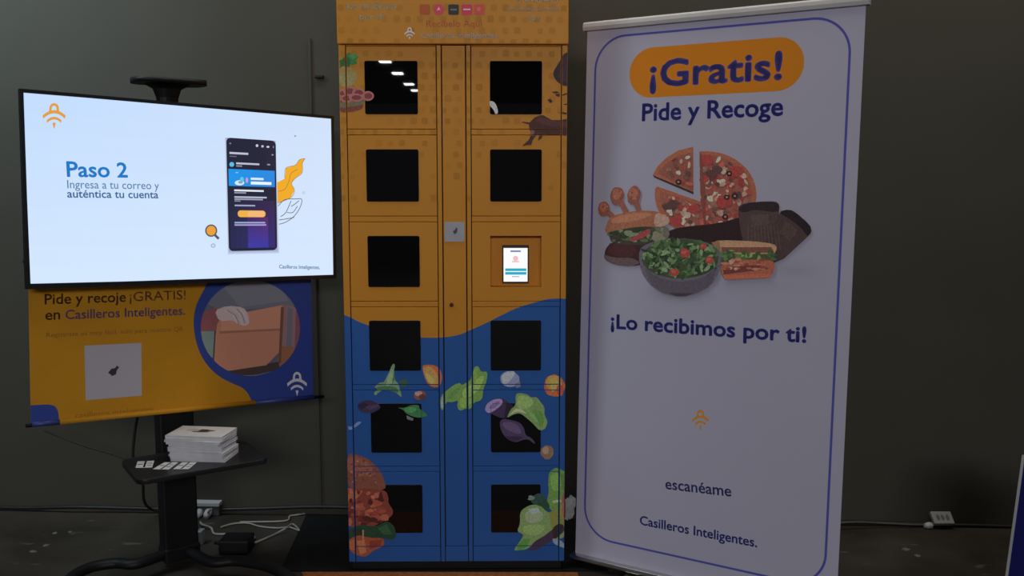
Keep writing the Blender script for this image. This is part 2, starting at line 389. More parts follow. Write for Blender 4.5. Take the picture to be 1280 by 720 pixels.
wave = [(425, 392), (437, 396), (450, 402.5), (462, 407), (490, 418), (515, 421.5), (530, 422), (550, 422), (570, 419.5), (590, 412), (610, 403), (630, 393), (650, 384), (670, 378), (690, 373.5), (712, 372)]
def wrap_mat():                   # one vinyl wrap: orange above, blue below a swooping edge
    m = bpy.data.materials.new('locker_wrap'); m.use_nodes = True; nt = m.node_tree; b = nt.nodes['Principled BSDF']; L = nt.links.new
    b.inputs['Roughness'].default_value = 0.45; b.inputs['Specular IOR Level'].default_value = 0.2
    tc = nt.nodes.new('ShaderNodeTexCoord'); sx = nt.nodes.new('ShaderNodeSeparateXYZ'); L(tc.outputs['Object'], sx.inputs[0])
    mr = nt.nodes.new('ShaderNodeMapRange'); mr.inputs[1].default_value = -LW / 2 - .01; mr.inputs[2].default_value = LW / 2 + .01; L(sx.outputs['X'], mr.inputs[0])
    W = [LK.uv(*p) for p in wave]; lo = min(v for u, v in W) - .01; hi = max(v for u, v in W) + .01
    fc = nt.nodes.new('ShaderNodeFloatCurve'); cv = fc.mapping.curves[0]
    pts = [((u + .01) / (LW + .02), (v - lo) / (hi - lo)) for u, v in W]; y0 = [a[1] + (b[1] - a[1]) * (0 - a[0]) / (b[0] - a[0]) for a, b in zip(pts, pts[1:]) if a[0] <= 0 < b[0]]; pts = [p for p in pts if 0.03 <= p[0] <= 1]; pts = [(0, y0[0] if y0 else pts[0][1])] + pts
    cv.points[0].location = (0, pts[0][1]); cv.points[1].location = (1, pts[-1][1])
    for p in pts:
        if .01 < p[0] < .99: cv.points.new(*p)
    fc.mapping.update(); L(mr.outputs[0], fc.inputs['Value'])
    zz_ = nt.nodes.new('ShaderNodeMapRange'); zz_.clamp = False; zz_.inputs[1].default_value = lo + .0376; zz_.inputs[2].default_value = hi + .0376; L(sx.outputs['Z'], zz_.inputs[0])
    cmp_ = nt.nodes.new('ShaderNodeMath'); cmp_.operation = 'GREATER_THAN'; L(zz_.outputs[0], cmp_.inputs[0]); L(fc.outputs[0], cmp_.inputs[1])
    n = nt.nodes.new('ShaderNodeTexNoise'); n.inputs['Scale'].default_value = 3; L(tc.outputs['Object'], n.inputs['Vector'])
    mx = nt.nodes.new('ShaderNodeMixRGB'); mx.inputs[1].default_value = BLUE + (1,); mx.inputs[2].default_value = ORANGE + (1,); L(cmp_.outputs[0], mx.inputs[0])
    hs = nt.nodes.new('ShaderNodeVectorMath'); hs.operation = 'SCALE'; nr = nt.nodes.new('ShaderNodeMapRange'); nr.inputs[3].default_value = .93; nr.inputs[4].default_value = 1.07
    L(n.outputs['Fac'], nr.inputs[0]); L(nr.outputs[0], hs.inputs['Scale']); L(mx.outputs[0], hs.inputs[0]); L(hs.outputs[0], b.inputs['Base Color'])
    return m
M['orange'] = wrap_mat()
locker = thing('parcel_locker', 'tall orange and blue smart locker with twelve small doors and black windows', 'locker', LK.w(LW / 2, -0.0376, -LD / 2))
body = MB()
rt2, rb2 = ROW[2]; hw1 = rt2 - wtop + .003; hw0 = hw1 - wh - .006; hx0, hx1 = wr0 - .003, wr1 + .003
body.sbox(LK, 0, 0, LW, LH, -LD, -0.07)
for q in ((0, 0, LW, hw0), (0, hw1, LW, LH), (0, hw0, hx0, hw1), (hx1, hw0, LW, hw1)): body.sbox(LK, *q, -0.07, -0.014)
frames = [(0, 0, LU0, LH), (LU1, 0, CU0 - 0.0015, LH), (CU1 + 0.0015, 0, RU0, LH), (RU1, 0, LW, LH)]
for c0, c1 in ((LU0, LU1), (RU0, RU1)):
    prev = LH
    for (t, b) in ROW:
        if prev - t > 0.002: frames.append((c0, t, c1, prev))
        prev = b
    frames.append((c0, 0, c1, prev))
frames.append((CU0 - 0.0015, 0, CU1 + 0.0015, ROW[5][1]))
body.build('carcass', M['gap'], locker)
fr = MB()
g = 0.0016
for (a, b, c, d) in frames: fr.sbox(LK, a + (0 if a == 0 else g), b, c - (0 if c == LW else g), d, -0.014, 0)
# seams of the carcass sides stay in the wrap colour
fr.sbox(LK, -0.001, 0, 0.0, LH, -LD, -0.002); fr.sbox(LK, LW, 0, LW + 0.001, LH, -LD, -0.002)
frame = fr.build('face_frame', M['orange'], locker, 0.0012)
centre = MB().sbox(LK, CU0 + 0.0015, ROW[5][1] + 0.002, CU1 - 0.0015, LH - 0.001, -0.014, 0.0).build('centre_panel', M['orange'], locker, 0.0012)
MB().sbox(LK, 0.01, -0.0376, LW - 0.01, 0, -LD + 0.01, -0.015).build('plinth', M['black'], locker)
header = MB().sbox(LK, -0.003, LH + 0.003, LW + 0.003, LH + 0.30, -LD, 0.012).build('header_panel', M['orange'], locker, 0.003)

# --- print of the wrap, drawn once, then cut to every door and frame
A = Art(LK, EL * 1.32)
# pattern of faint squares on the orange
sq = Art(LK, EL)
for j in range(0, 21):
    for i in range(0, 21):
        u = -0.01 + i * 0.0405 + (0.012 if j % 2 else 0); v = LH + 0.23 - j * 0.0385
        if rnd.random() < (0.16 if j < 15 else 0.45 + (j - 15) * 0.08): continue
        k = rnd.uniform(0.80, 0.95); r = rnd.uniform(0.009, 0.012)
        sq.uvpoly(round_rect(u, v, u + 2 * r, v + 2 * r, r * 0.5, 3), tuple(x * k for x in ORANGE), raw=True)
A.soft = 2; A.desat = 0.14
sp = smooth_path
def art_wrap(A):
    P = A.poly; Bl = A.blob; El = A.ell
    # top-left: burger with lettuce and ham
    Bl(438, 74, 9, 7, (40, 105, 45), .3); Bl(431, 80, 7, 8, (30, 85, 40), .3); Bl(441, 70, 5, 4, (60, 125, 60), .3)
    P([(424, 82), (440, 84), (447, 92), (446, 106), (424, 108)], (135, 110, 50)); P([(424, 92), (436, 88), (443, 100), (440, 108), (424, 108)], (125, 120, 65))
    P([(424, 128), (428, 122), (452, 122), (455, 136), (440, 140), (425, 141)], (105, 50, 40)); P([(424, 128), (456, 124), (454, 131), (425, 135)], (95, 88, 60))
    for x, y, rx, ry in ((429, 117, 7, 6), (437, 114, 8, 6), (448, 116, 8, 6), (433, 123, 8, 5), (445, 122, 9, 5), (460, 120, 7.5, 6.2)):
        El(x, y, rx, ry, (150, 85, 80)); El(x + .5, y, rx * .66, ry * .6, (110, 42, 52))
    # top-right: hand with dark sleeve of leaves, and dark bag
    P([(711, 64), (704, 68), (699, 78), (693, 87), (691, 93), (695, 101), (703, 107), (711, 108)], (42, 28, 36)); P([(709, 64), (702, 74), (697, 90), (700, 100), (711, 104)], (52, 32, 46))
    for pts in ([(689, 115), (696, 114), (700, 116), (694, 117)], [(684, 125), (688, 123), (691, 127), (688, 129)], [(694, 118), (700, 117), (699, 121), (695, 120)], [(700, 119), (712, 115), (712, 117), (702, 120)], [(704, 130), (712, 129), (712, 131), (705, 131)], [(698, 141), (704, 140), (712, 142), (706, 143)]): P(pts, (52, 30, 20))
    P([(712, 148), (700, 150), (690, 150), (679, 144), (675, 144), (668, 147), (662, 153), (653, 152), (652, 153), (661, 155.5), (662, 162), (665, 167), (660, 176), (654, 181), (653, 183), (660, 181), (664, 181), (666, 175), (672, 167), (674, 170), (672, 176), (677, 173), (679, 168), (688, 169), (700, 169), (712, 170)], (62, 32, 28))
    P([(700, 152), (684, 149), (674, 147), (668, 151), (680, 156), (712, 160), (712, 152)], (76, 40, 34)); P([(664, 162), (669, 164), (666, 170), (663, 168)], (100, 75, 72))
    # row 5: vegetables in flight
    P([(491, 454), (494, 456), (492, 466), (494, 476), (498, 479), (502, 494), (502, 497), (494, 490), (481, 487), (474, 490), (469, 495), (467, 491), (473, 486), (467, 484), (475, 478), (480, 478), (485, 468)], (98, 128, 92))
    P([(489, 460), (493, 464), (490, 480), (482, 484), (484, 474)], (120, 150, 105)); P([(470, 484), (485, 482), (496, 484), (499, 492), (486, 488), (474, 488)], (60, 100, 66)); P([(493, 462), (494, 474), (490, 478)], (55, 98, 58))
    Bl(505, 479, 6, 5.5, (45, 80, 62), .2)
    P([(527, 457), (534, 455.5), (544, 456.5), (551, 462), (553, 472), (551, 481), (545, 485), (536, 482), (531, 473)], (200, 80, 30)); P([(528, 459), (536, 457), (544, 463), (549, 474), (546, 482), (537, 481), (532, 472)], (205, 120, 45)); P([(531, 466), (539, 470), (545, 476), (540, 481), (535, 476)], (190, 150, 60))
    Bl(525, 494, 8, 6, (120, 70, 62), .12); Bl(523, 492, 5, 3, (165, 125, 120), .15); Bl(528, 496, 4.5, 3.8, (88, 48, 44), .12)
    P([(446, 507), (452, 501), (464, 500), (474, 505), (476, 510), (470, 514), (462, 517), (450, 515)], (52, 40, 68)); P([(456, 508), (472, 505), (474, 508), (462, 513)], (70, 52, 80)); P([(447, 507), (455, 503), (462, 506), (452, 512)], (40, 30, 56))
    P([(496, 509), (505, 510), (514, 506), (524, 506), (524, 511), (532, 516), (535, 520), (526, 522), (517, 521), (508, 517), (504, 512)], (45, 105, 60)); P([(505, 511), (514, 508), (522, 511), (515, 517), (508, 515)], (60, 130, 70)); P([(508, 519), (517, 523), (516, 526), (509, 524)], (95, 100, 100))
    for pts in ([(435, 533), (441, 533), (443, 537), (436, 537)], [(441, 533), (447, 527), (452, 527), (450, 530), (443, 535)]): P(pts, (96, 118, 168))
    # lettuce across the centre
    P([(551, 510), (550, 500), (553, 492), (560, 487), (567, 481), (575, 478), (577, 482), (588, 475), (592, 470), (592, 459), (598, 457), (601, 465), (610, 464), (608, 478), (604, 486), (603, 500), (592, 503), (588, 512), (583, 510), (575, 514), (571, 508), (573, 500), (565, 503), (558, 502), (553, 514)], (98, 138, 55))
    P([(577, 488), (590, 480), (600, 470), (606, 470), (600, 486), (590, 494), (580, 500)], (128, 162, 66)); P([(574, 498), (584, 496), (592, 500), (586, 508), (576, 511)], (118, 155, 58)); P([(551, 508), (552, 497), (557, 492), (556, 502), (553, 512)], (130, 150, 150))
    P([(558, 496), (568, 486), (577, 484), (570, 494), (562, 500)], (85, 128, 60)); P([(588, 474), (592, 462), (597, 460), (596, 476), (590, 482)], (112, 148, 50))
    # right: garlic, tomatoes, aubergine, lettuce leaf, nut
    Bl(637, 474, 12, 10, (118, 126, 160), .06, 18); P([(626, 470), (634, 464), (645, 464), (640, 474), (630, 482)], (150, 158, 190)); P([(643, 481), (650, 476), (651, 483), (646, 485)], (100, 100, 140))
    Bl(693, 482, 13, 14, (185, 82, 30), .06, 18); Bl(692, 479, 10, 10, (210, 125, 35), .1); P([(686, 474), (696, 472), (700, 484), (690, 490)], (222, 140, 40)); Bl(700, 488, 5, 7, (180, 66, 28), .1)
    P([(606, 512), (609, 504), (616, 499), (626, 497), (634, 501), (639, 507), (636, 520), (628, 523), (616, 518)], (56, 42, 74)); P([(606, 513), (608, 505), (617, 499), (627, 498), (629, 504), (620, 512), (611, 517)], (140, 118, 165)); P([(610, 511), (616, 504), (624, 501), (625, 504), (617, 511)], (110, 92, 140)); P([(633, 503), (641, 506), (640, 520), (630, 523)], (36, 28, 48))
    P([(624, 528), (628, 523), (640, 525), (650, 528), (655, 535), (657, 544), (664, 547), (669, 553), (668, 555), (661, 549), (655, 549), (645, 553), (634, 549), (627, 540)], (66, 52, 84)); P([(627, 528), (640, 527), (650, 534), (652, 543), (640, 540), (630, 535)], (86, 70, 106)); P([(630, 545), (646, 545), (655, 546), (645, 552), (636, 549)], (48, 36, 64))
    P([(633, 523), (638, 512), (645, 506), (644, 491), (658, 492), (664, 497), (671, 496), (676, 503), (681, 509), (680, 518), (685, 527), (681, 537), (674, 538), (667, 530), (658, 522), (650, 516), (641, 518)], (104, 135, 72)); P([(645, 505), (648, 494), (660, 495), (668, 502), (662, 510), (650, 512)], (128, 158, 82)); P([(664, 512), (676, 512), (680, 524), (678, 534), (670, 529)], (82, 130, 50)); P([(635, 521), (644, 510), (652, 511), (660, 518), (648, 514), (640, 517)], (160, 176, 120)); P([(655, 508), (668, 518), (674, 530), (664, 522)], (112, 150, 80))
    Bl(684, 565, 8, 9, (120, 92, 72), .07, 16); Bl(682, 563, 4.5, 5, (150, 120, 95), .12)
    # bottom-left: fried chicken burger
    P([(434, 566), (445, 568), (458, 572), (468, 580), (477, 591), (482, 605), (482, 612), (434, 616)], (112, 62, 48))
    P([(434, 570), (448, 571), (462, 579), (472, 592), (460, 596), (434, 592)], (130, 72, 54))
    for _ in range(46):
        x = 436 + rnd.random() * 34; y = 570 + rnd.random() * 34
        if (x - 434) ** 2 / 46 ** 2 + (y - 612) ** 2 / 44 ** 2 < 0.92: El(x, y, rnd.uniform(.8, 1.6), rnd.uniform(.6, 1.1), rnd.choice([(165, 110, 85), (78, 38, 34), (88, 44, 38), (150, 95, 70)]), 7)
    P([(434, 612), (456, 610), (482, 612), (486, 622), (485, 628), (492, 638), (490, 645), (478, 652), (462, 660), (434, 660)], (112, 48, 36))
    P([(434, 614), (455, 612), (449, 620), (440, 628), (434, 626)], (150, 88, 38))
    for _ in range(60):
        x = 436 + rnd.random() * 52; y = 613 + rnd.random() * 42
        if x < 488 - abs(y - 636) * .55: Bl(x, y, rnd.uniform(2, 6.5), rnd.uniform(2, 5), rnd.choice([(140, 62, 44), (92, 34, 30), (150, 76, 52), (70, 26, 26), (128, 52, 40), (160, 84, 60)]), .3, 9)
    P([(434, 664), (448, 655), (470, 658), (484, 650), (494, 658), (495, 672), (489, 675), (478, 672), (466, 678), (452, 672), (434, 674)], (30, 58, 40)); P([(472, 660), (484, 655), (490, 668), (480, 668)], (40, 78, 50)); P([(440, 662), (452, 660), (458, 670), (444, 672)], (38, 44, 26))
    P([(436, 674), (448, 668), (462, 672), (480, 672), (481, 682), (466, 688), (458, 696), (446, 694), (437, 688)], (132, 62, 36)); P([(446, 676), (456, 674), (458, 690), (450, 693)], (158, 92, 50)); P([(437, 676), (444, 674), (446, 688), (438, 687)], (150, 80, 40)); P([(462, 676), (478, 674), (476, 682), (462, 686)], (116, 44, 28)); P([(453, 662), (455, 662), (455, 674), (453, 674)], (130, 110, 80))
    # bottom-right: salad leaves
    P([(708, 590), (700, 586), (694, 584), (686, 590), (685, 604), (686, 614), (683, 628), (690, 640), (708, 645)], (88, 128, 56)); P([(688, 592), (700, 590), (703, 606), (694, 616), (688, 606)], (104, 150, 62)); P([(700, 592), (708, 592), (708, 616), (702, 610)], (78, 116, 40))
    Bl(673, 624, 10, 9, (40, 70, 60), .22); Bl(664, 622, 4, 3, (95, 120, 110), .3); Bl(680, 632, 8, 8, (34, 66, 50), .25)
    P([(650, 640), (656, 634), (666, 630), (676, 632), (684, 640), (692, 642), (700, 632), (708, 634), (708, 672), (690, 674), (684, 668), (672, 674), (660, 686), (646, 688), (642, 687), (650, 676), (655, 668), (646, 664), (650, 655)], (104, 134, 76))
    P([(654, 642), (668, 634), (680, 642), (676, 652), (660, 654)], (128, 146, 112)); P([(652, 658), (670, 654), (684, 658), (672, 670), (656, 668)], (118, 152, 82)); P([(644, 686), (652, 674), (664, 672), (658, 684), (650, 688)], (70, 128, 48)); P([(686, 640), (704, 634), (706, 660), (690, 662)], (112, 118, 46)); P([(660, 636), (672, 634), (676, 640), (664, 642)], (138, 156, 150))
    P([(660, 688), (668, 676), (680, 670), (692, 660), (704, 654), (706, 664), (692, 674), (680, 682), (668, 688)], (58, 44, 66)); P([(690, 660), (698, 654), (706, 656), (700, 668), (692, 676)], (48, 38, 36)); P([(692, 680), (690, 672), (700, 674), (708, 682), (708, 686)], (110, 130, 150))
    P([(703, 616), (708, 614), (708, 652), (704, 652), (702, 630)], (150, 76, 50)); P([(690, 626), (700, 624), (702, 627), (692, 629)], (150, 160, 130)); Bl(706, 624, 3, 8, (140, 66, 70), .2)
    # crescent on the second top window
    P([(612, 126), (617, 127), (621, 132), (623, 142), (619, 143), (617, 137), (612, 132)], (175, 185, 225))
art_wrap(A)
FULL = rect(0, 0, LW, LH)
def printed(convex, h, parent, name='printed_wrap', squares=True):
    it = []
    if squares:
        q = sq.clipped(convex)
        if q: sq.build('printed_pattern', parent, M['ink'], [(T, c, 1) for T, c, hh in q], h)
    it += [(T, c, hh + 3) for T, c, hh in A.clipped(convex)]
    return A.build(name, parent, M['photo'], it, h)
fit = []; fsq = []
for (a, b, c, d) in frames:
    R = rect(a + (0 if a == 0 else g + 0.0012), b, c - (0 if c == LW else g + 0.0012), d)
    fsq += [(T, cc, 1) for T, cc, hh in sq.clipped(R)]; fit += [(T, cc, hh + 3) for T, cc, hh in A.clipped(R)]
sq.build('printed_pattern', frame, M['ink'], fsq, 0.0002)
A.build('printed_wrap', frame, M['photo'], fit, 0.0002)
printed(rect(CU0 + 0.0027, ROW[5][1] + 0.003, CU1 - 0.0027, LH - 0.002), 0.0002, centre)
for ri, (t, b) in enumerate(ROW):
    for ci, (c0, c1, w0, w1) in enumerate(((LU0, LU1, wl0, wl1), (RU0, RU1, wr0, wr1))):
        a0, a1, b0, b1 = c0 + 0.0018, c1 - 0.0018, b + 0.0018, t - 0.0018
        wv1 = t - wtop; wv0 = wv1 - wh
        low = ri >= 3
        if ri == 2 and ci == 1:                       # door with the recessed order screen
            d = MB()
            for q in ((a0, b0, a1, wv0), (a0, wv1, a1, b1), (a0, wv0, w0, wv1), (w1, wv0, a1, wv1)): d.sbox(LK, *q, -0.013, 0)
            d = d.build('door', M['orange'], locker)
            d['label'] = 'door with the recessed order screen'
            r = MB(); dp = -0.045
            r.sbox(LK, w0 - .002, wv0 - .002, w1 + .002, wv1 + .002, dp - .003, dp)
            r.sbox(LK, w0 - .002, wv0, w0, wv1, dp, -.001); r.sbox(LK, w1, wv0, w1 + .002, wv1, dp, -.001)
            r.sbox(LK, w0 - .002, wv0 - .002, w1 + .002, wv0, dp, -.001); r.sbox(LK, w0 - .002, wv1, w1 + .002, wv1 + .002, dp, -.001)
            r.build('recess', M['orange'], d)
            TS = Surf(LK.w(0, 0, dp + 0.012), LK.U, LK.V)
            s0, s1 = TS.uv(629.5, 352), TS.uv(659.5, 310)
            MB().sbox(TS, s0[0] - .004, s0[1] - .006, s1[0] + .004, s1[1] + .010, -0.0115, 0).build('touchscreen', M['bezel'], d, 0.002)
            T = Art(TS, 1.0, 0.0004)
            T.uvpoly(rect(s0[0], s0[1], s1[0], s1[1]), (252, 252, 255))
            T.poly([(638, 313), (651, 313), (651, 315), (638, 315)], (110, 130, 170)); T.ell(644.5, 323, 3.2, 3.2, (245, 190, 195)); T.poly([(640, 326), (649, 326), (649, 328), (640, 328)], (245, 200, 205))
            T.poly([(631.5, 335.5), (658, 335.5), (658, 338.8), (631.5, 338.8)], (40, 170, 200)); T.poly([(631.5, 340), (658, 340), (658, 343.3), (631.5, 343.3)], (40, 170, 200))
            T.poly([(640, 345), (649, 345), (649, 346.4), (640, 346.4)], (170, 190, 205))
            T.build('lit_display', d, M['screen'])
            body_hole = True
        else:
            d = MB().sbox(LK, a0, b0, a1, b1, -0.013, 0).build('door', M['orange'], locker, 0.0012)
            win = MB().prism([LK.w(p[0], p[1], -0.002) for p in round_rect(w0, wv0, w1, wv1, 0.006, 4)], LK.N * 0.003, True).build('window', M['glass'], d)
            if True:
                printed(rect(w0 + .0005, wv0 + .0005, w1 - .0005, wv1 - .0005), 0.0011, win, 'printed_food', False)
        printed(rect(a0 + .0012, b0 + .0012, a1 - .0012, b1 - .0012), 0.00015, d) if not (ri == 2 and ci == 1) else None
        if ri == 2 and ci == 1:
            printed(rect(a0, b0, a1, wv0), 0.0002, d)
# header lettering and marks
HS = Surf(LK.w(0, 0, 0.012), LK.U, LK.V)
H = Art(HS, EL)
for T, c, hh in sq.it:
    q = clip_poly(T, rect(0, LH + 0.006, LW, LH + 0.297))
    if len(q) >= 3: H.it.append((q, c, 0))
W1 = (182, 152, 128)
H.text('¡Lo recibimos', (432, 11), (496, 11.3), W1, 0.01, 2.2); H.text('por ti!', (450, 24), (480, 24.2), W1, 0.01, 16.5)
H.text('En el momento', (646, 3.2), (697, 3.2), W1, 0.01, -4); H.text('cómodamente pedido', (634, 13.7), (699, 13.7), W1, 0.01, 7.5); H.text('aquí', (659, 25), (676, 25), W1, 0.01, 18)
H.text('Recíbelo Aquí', (533, 33.5), (603, 33.5), (118, 52, 28), 0.0, 25); H.text('Casilleros Inteligentes.', (526, 47), (623, 47), (188, 170, 160), 0.014, 40.5)
H.emblem(512, 42, 13, 16, (178, 165, 160))
for x, c in ((531, (122, 58, 30)), (548.5, (150, 48, 62)), (567, (36, 34, 32)), (583.5, (150, 40, 60)), (599, (155, 55, 50))):
    if x == 548.5: H.ell(x, 12, 6.6, 7, c)
    else:
        p = [HS.uv(x - 6.5, 18.5), HS.uv(x + 6.5, 5.5)]; H.uvpoly(round_rect(p[0][0], p[0][1], p[1][0], p[1][1], .005, 4), c)
H.poly([(548.5, 8.5), (550.5, 13), (548.5, 12), (546, 13.5)], (210, 160, 165)); H.poly([(579, 11), (588, 11), (588, 12.6), (579, 12.6)], (205, 150, 165)); H.poly([(563, 11), (571, 11), (571, 13), (563, 13)], (75, 80, 80)); H.ell(598.5, 11.5, 2.4, 2.8, (185, 80, 70))
H.build('printed_lettering', header)
# sticker (its code left out), lock, tape at the side
st = MB(); p0, p1 = LK.uv(556, 302), LK.uv(580.5, 277.5)
st = st.sbox(LK, p0[0], p0[1], p1[0], p1[1], 0.0006, 0.0012).build('sticker', M['sticker'], centre); st['label'] = 'pale square paper sticker'
k = Art(LK, EL, 0.0014); k.poly([(566, 289), (569, 287), (570, 284), (572, 286), (571, 291), (568, 293)], (50, 50, 55)); k.build('printed_mark', st)
ku = LK.uv(564.5, 381)
lk = MB(); lk.prism([LK.w(ku[0] + .0075 * math.cos(a * math.pi / 8), ku[1] + .0075 * math.sin(a * math.pi / 8), 0) for a in range(16)], LK.N * 0.006, True)
lk = lk.build('lock', mat('lock_metal', (0.10, 0.035, 0.03), 0.4, 0.6), centre)
MB().sbox(LK, ku[0] - .001, ku[1] - .004, ku[0] + .001, ku[1] + .004, .006, .0066).build('keyhole', M['black'], lk)
tp = MB(); tr = random.Random(3); n = 6
pt = [[LK.w(LW + 0.001 + (0.006 + tr.random() * .016) * (1 if 0 < i < n and 0 < j < n else .2) + .028 * j / n, 0.155 + .085 * i / n + tr.uniform(-.006, .006), -0.005 - 0.02 * j / n) for j in range(n + 1)] for i in range(n + 1)]
tp.add([p for r_ in pt for p in r_], [(i * (n + 1) + j, i * (n + 1) + j + 1, (i + 1) * (n + 1) + j + 1, (i + 1) * (n + 1) + j) for i in range(n) for j in range(n)])
tp = tp.build('packing_film', M['plastic'], locker); sol = tp.modifiers.new('thick', 'SOLIDIFY'); sol.thickness = .001
tp['label'] = 'crumpled scrap of clear packing film'
#==ROLLUP==
# ------------------------------------------------------------------ roll-up banner
BS = 1.165; by = -0.5477; bt = -0.0312
bU = Vector((math.cos(by), math.sin(by), 0)); bN = Vector((math.sin(by), -math.cos(by), 0)); bV = Vector((0, 0, 1)) * math.cos(bt) + bN * math.sin(bt)
BN = Surf(Vector((0.2323 * BS, 2.8553 * BS, CAMH - 1.1339 * BS)), bU, bV)
EB = 0.27
sl = mean(BN.uv(733.5, 45)[0], BN.uv(721, 640)[0]); sr = mean(BN.uv(1084.5, 4)[0], BN.uv(1049.5, 640)[0])
stp = mean(BN.uv(733, 40)[1], BN.uv(1084, 3)[1]); sb = BN.uv(716.5, 692)[1]
print('banner', sl, sr, stp, sb, BN.w(sl, sb), BN.w(sr, sb))
rb = thing('rollup_banner', 'tall white roll-up banner with food picture and blue lettering, right of the lockers', 'banner', Vector((BN.w((sl + sr) / 2, 0).x, BN.w((sl + sr) / 2, 0).y, 0)))
sheet = MB().sbox(BN, sl, sb - 0.02, sr, stp + 0.01, -0.0015, 0).build('printed_sheet', M['sheet'], rb)
B = Art(BN, EB)
NAVY = (45, 46, 105)
# border
bw = 0.0075; u1 = BN.S if False else None
B.uvline(round_rect(0, 0, 0.75 * BS, mean(BN.uv(744.4, 48.7)[1], BN.uv(1066, 17.6)[1]), 0.115, 12), bw, (50, 50, 106), True)
pa, pb = BN.uv(787, 92), BN.uv(1005, 80); pu0, pu1 = pa[0], pb[0]
pt_, pb_ = mean(BN.uv(830, 58)[1], BN.uv(970, 47)[1]), mean(BN.uv(830, 121)[1], BN.uv(970, 114)[1])
B.uvpoly(round_rect(pu0, pb_, pu1, pt_, (pt_ - pb_) / 2 - .001, 12), (134, 80, 16))
B.text('¡Gratis!', (813, 108), (976, 98.5), (60, 56, 108), 0.034, 75)
B.text('Pide y Recoge', (803, 151), (978, 144), NAVY, 0.032, 129)
B.text('¡Lo recibimos por ti!', (764, 410), (1007, 428), NAVY, 0.034, 392)
B.text('escanéame', (832, 611), (914, 620.5), (56, 56, 100), 0.022)
B.text('Casilleros Inteligentes.', (800, 655.5), (946, 684), NAVY, 0.026)
B.emblem(875.5, 525, 21, 26, (158, 92, 26))
def bart(B):
    P = B.poly; Bl = B.blob; El = B.ell; r = rnd
    # soft print shading below the food
    # pizza
    cx, cy, rx, ry = 882, 243, 63.5, 54
    arc = [(cx + rx * math.cos(math.radians(a)), cy + ry * math.sin(math.radians(a))) for a in range(-97, 188, 5)]
    P(arc + [(819, 236), (821.5, 233), (875.5, 252)], (138, 72, 42))
    arc2 = [(cx + (rx - 6) * math.cos(math.radians(a)), cy + (ry - 5) * math.sin(math.radians(a))) for a in range(-95, 180, 5)]
    P(arc2 + [(826, 239), (876, 256)], (128, 66, 52))
    sl_ = [(867 + 51 * math.cos(math.radians(a)), 241 + 58 * math.sin(math.radians(a))) for a in range(-156, -89, 6)]
    sl_ = [(816, 219), (822, 208), (834, 196.5), (848, 188), (866.5, 183.5)]
    B.soft = 0; P(sl_ + [(867, 242)], (140, 74, 42)); P([(822, 217), (836, 202), (850, 194), (866, 190.5), (866.5, 239)], (122, 64, 52)); P([(816, 219), (867, 240), (867, 243), (818, 222)], (56, 34, 38)); B.soft = 1
    cols = [(150, 46, 38), (132, 38, 36), (160, 132, 112), (148, 116, 98), (84, 54, 50), (170, 148, 128), (120, 84, 70), (140, 50, 42), (96, 62, 56), (160, 66, 52)]
    def top(x, y, s=1.0): Bl(x, y, r.uniform(2, 5.2) * s, r.uniform(1.6, 4) * s, r.choice(cols), .3, 9, r.uniform(0, 3))
    n = 0
    while n < 210:
        a = r.uniform(-96, 184); q = math.sqrt(r.random()) * 0.86; x, y = cx + rx * q * math.cos(math.radians(a)), cy + ry * q * math.sin(math.radians(a))
        if x < 876 and y < 235 + (x - 820) * .34 + 5: continue
        top(x, y); n += 1
    for x, y in ((836, 212), (845, 207), (852, 202), (860, 197), (848, 216), (856, 211), (862, 206), (850, 226), (858, 222), (863, 230), (840, 219), (861, 216), (843, 200)): top(x, y, .95)
    for x, y, w in ((921, 214, 9), (884, 200, 8), (881, 224, 6), (868, 262, 8), (846, 276, 8), (905, 252, 10)): Bl(x, y, w, w * .8, (140, 42, 38), .15, 12)
    for x, y in ((890, 217), (843, 255), (835, 258), (922, 244), (897, 212)): Bl(x, y, 7, 5, (78, 52, 50), .2)
    for x, y in ((848.5, 227.5), (909, 246.5), (912, 217), (907, 271), (919, 245)): El(x, y, 3.6, 3.4, (40, 26, 30), 14); El(x, y, 1.7, 1.5, (130, 100, 92), 10)
    P([(875, 192), (878, 192), (881, 252), (884, 286), (881, 286), (877, 254)], (110, 52, 44))
    # dark shaded board behind the salad
    for k in range(5): P([(826 + k * 3, 292 - k), (850, 284), (900, 279), (930, 270), (932, 305), (895, 306 - k), (830 + k * 2, 302)], (58 - k * 4, 40 - k * 3, 42 - k * 3))
    # dark paper cups
    P([(922, 259), (930, 254), (950, 252), (970, 251.5), (975, 256), (974, 266), (972, 292), (938, 320), (928, 300)], (66, 50, 50)); P([(922, 262), (931, 254), (969, 251.5), (975, 258), (973, 266), (945, 262), (930, 266)], (42, 32, 36))
    P([(975, 264), (985, 262), (995, 265), (1013, 282), (1015, 290), (1010, 296), (972, 331), (950, 322), (962, 292)], (62, 46, 46)); P([(974, 266), (982, 262), (992, 263), (1013, 281), (1015, 290), (1010, 296), (1002, 285), (988, 274)], (36, 27, 32))
    for k in range(10): P([(935 + k * 4, 282 - k % 3), (936.4 + k * 4, 282), (936 + k * 4.5, 312), (935 + k * 4.5, 312)], (78, 58, 50))
    P([(938, 268), (960, 268), (962, 280), (940, 284)], (74, 58, 56)); P([(983, 276), (998, 288), (988, 302), (974, 290)], (70, 53, 51))
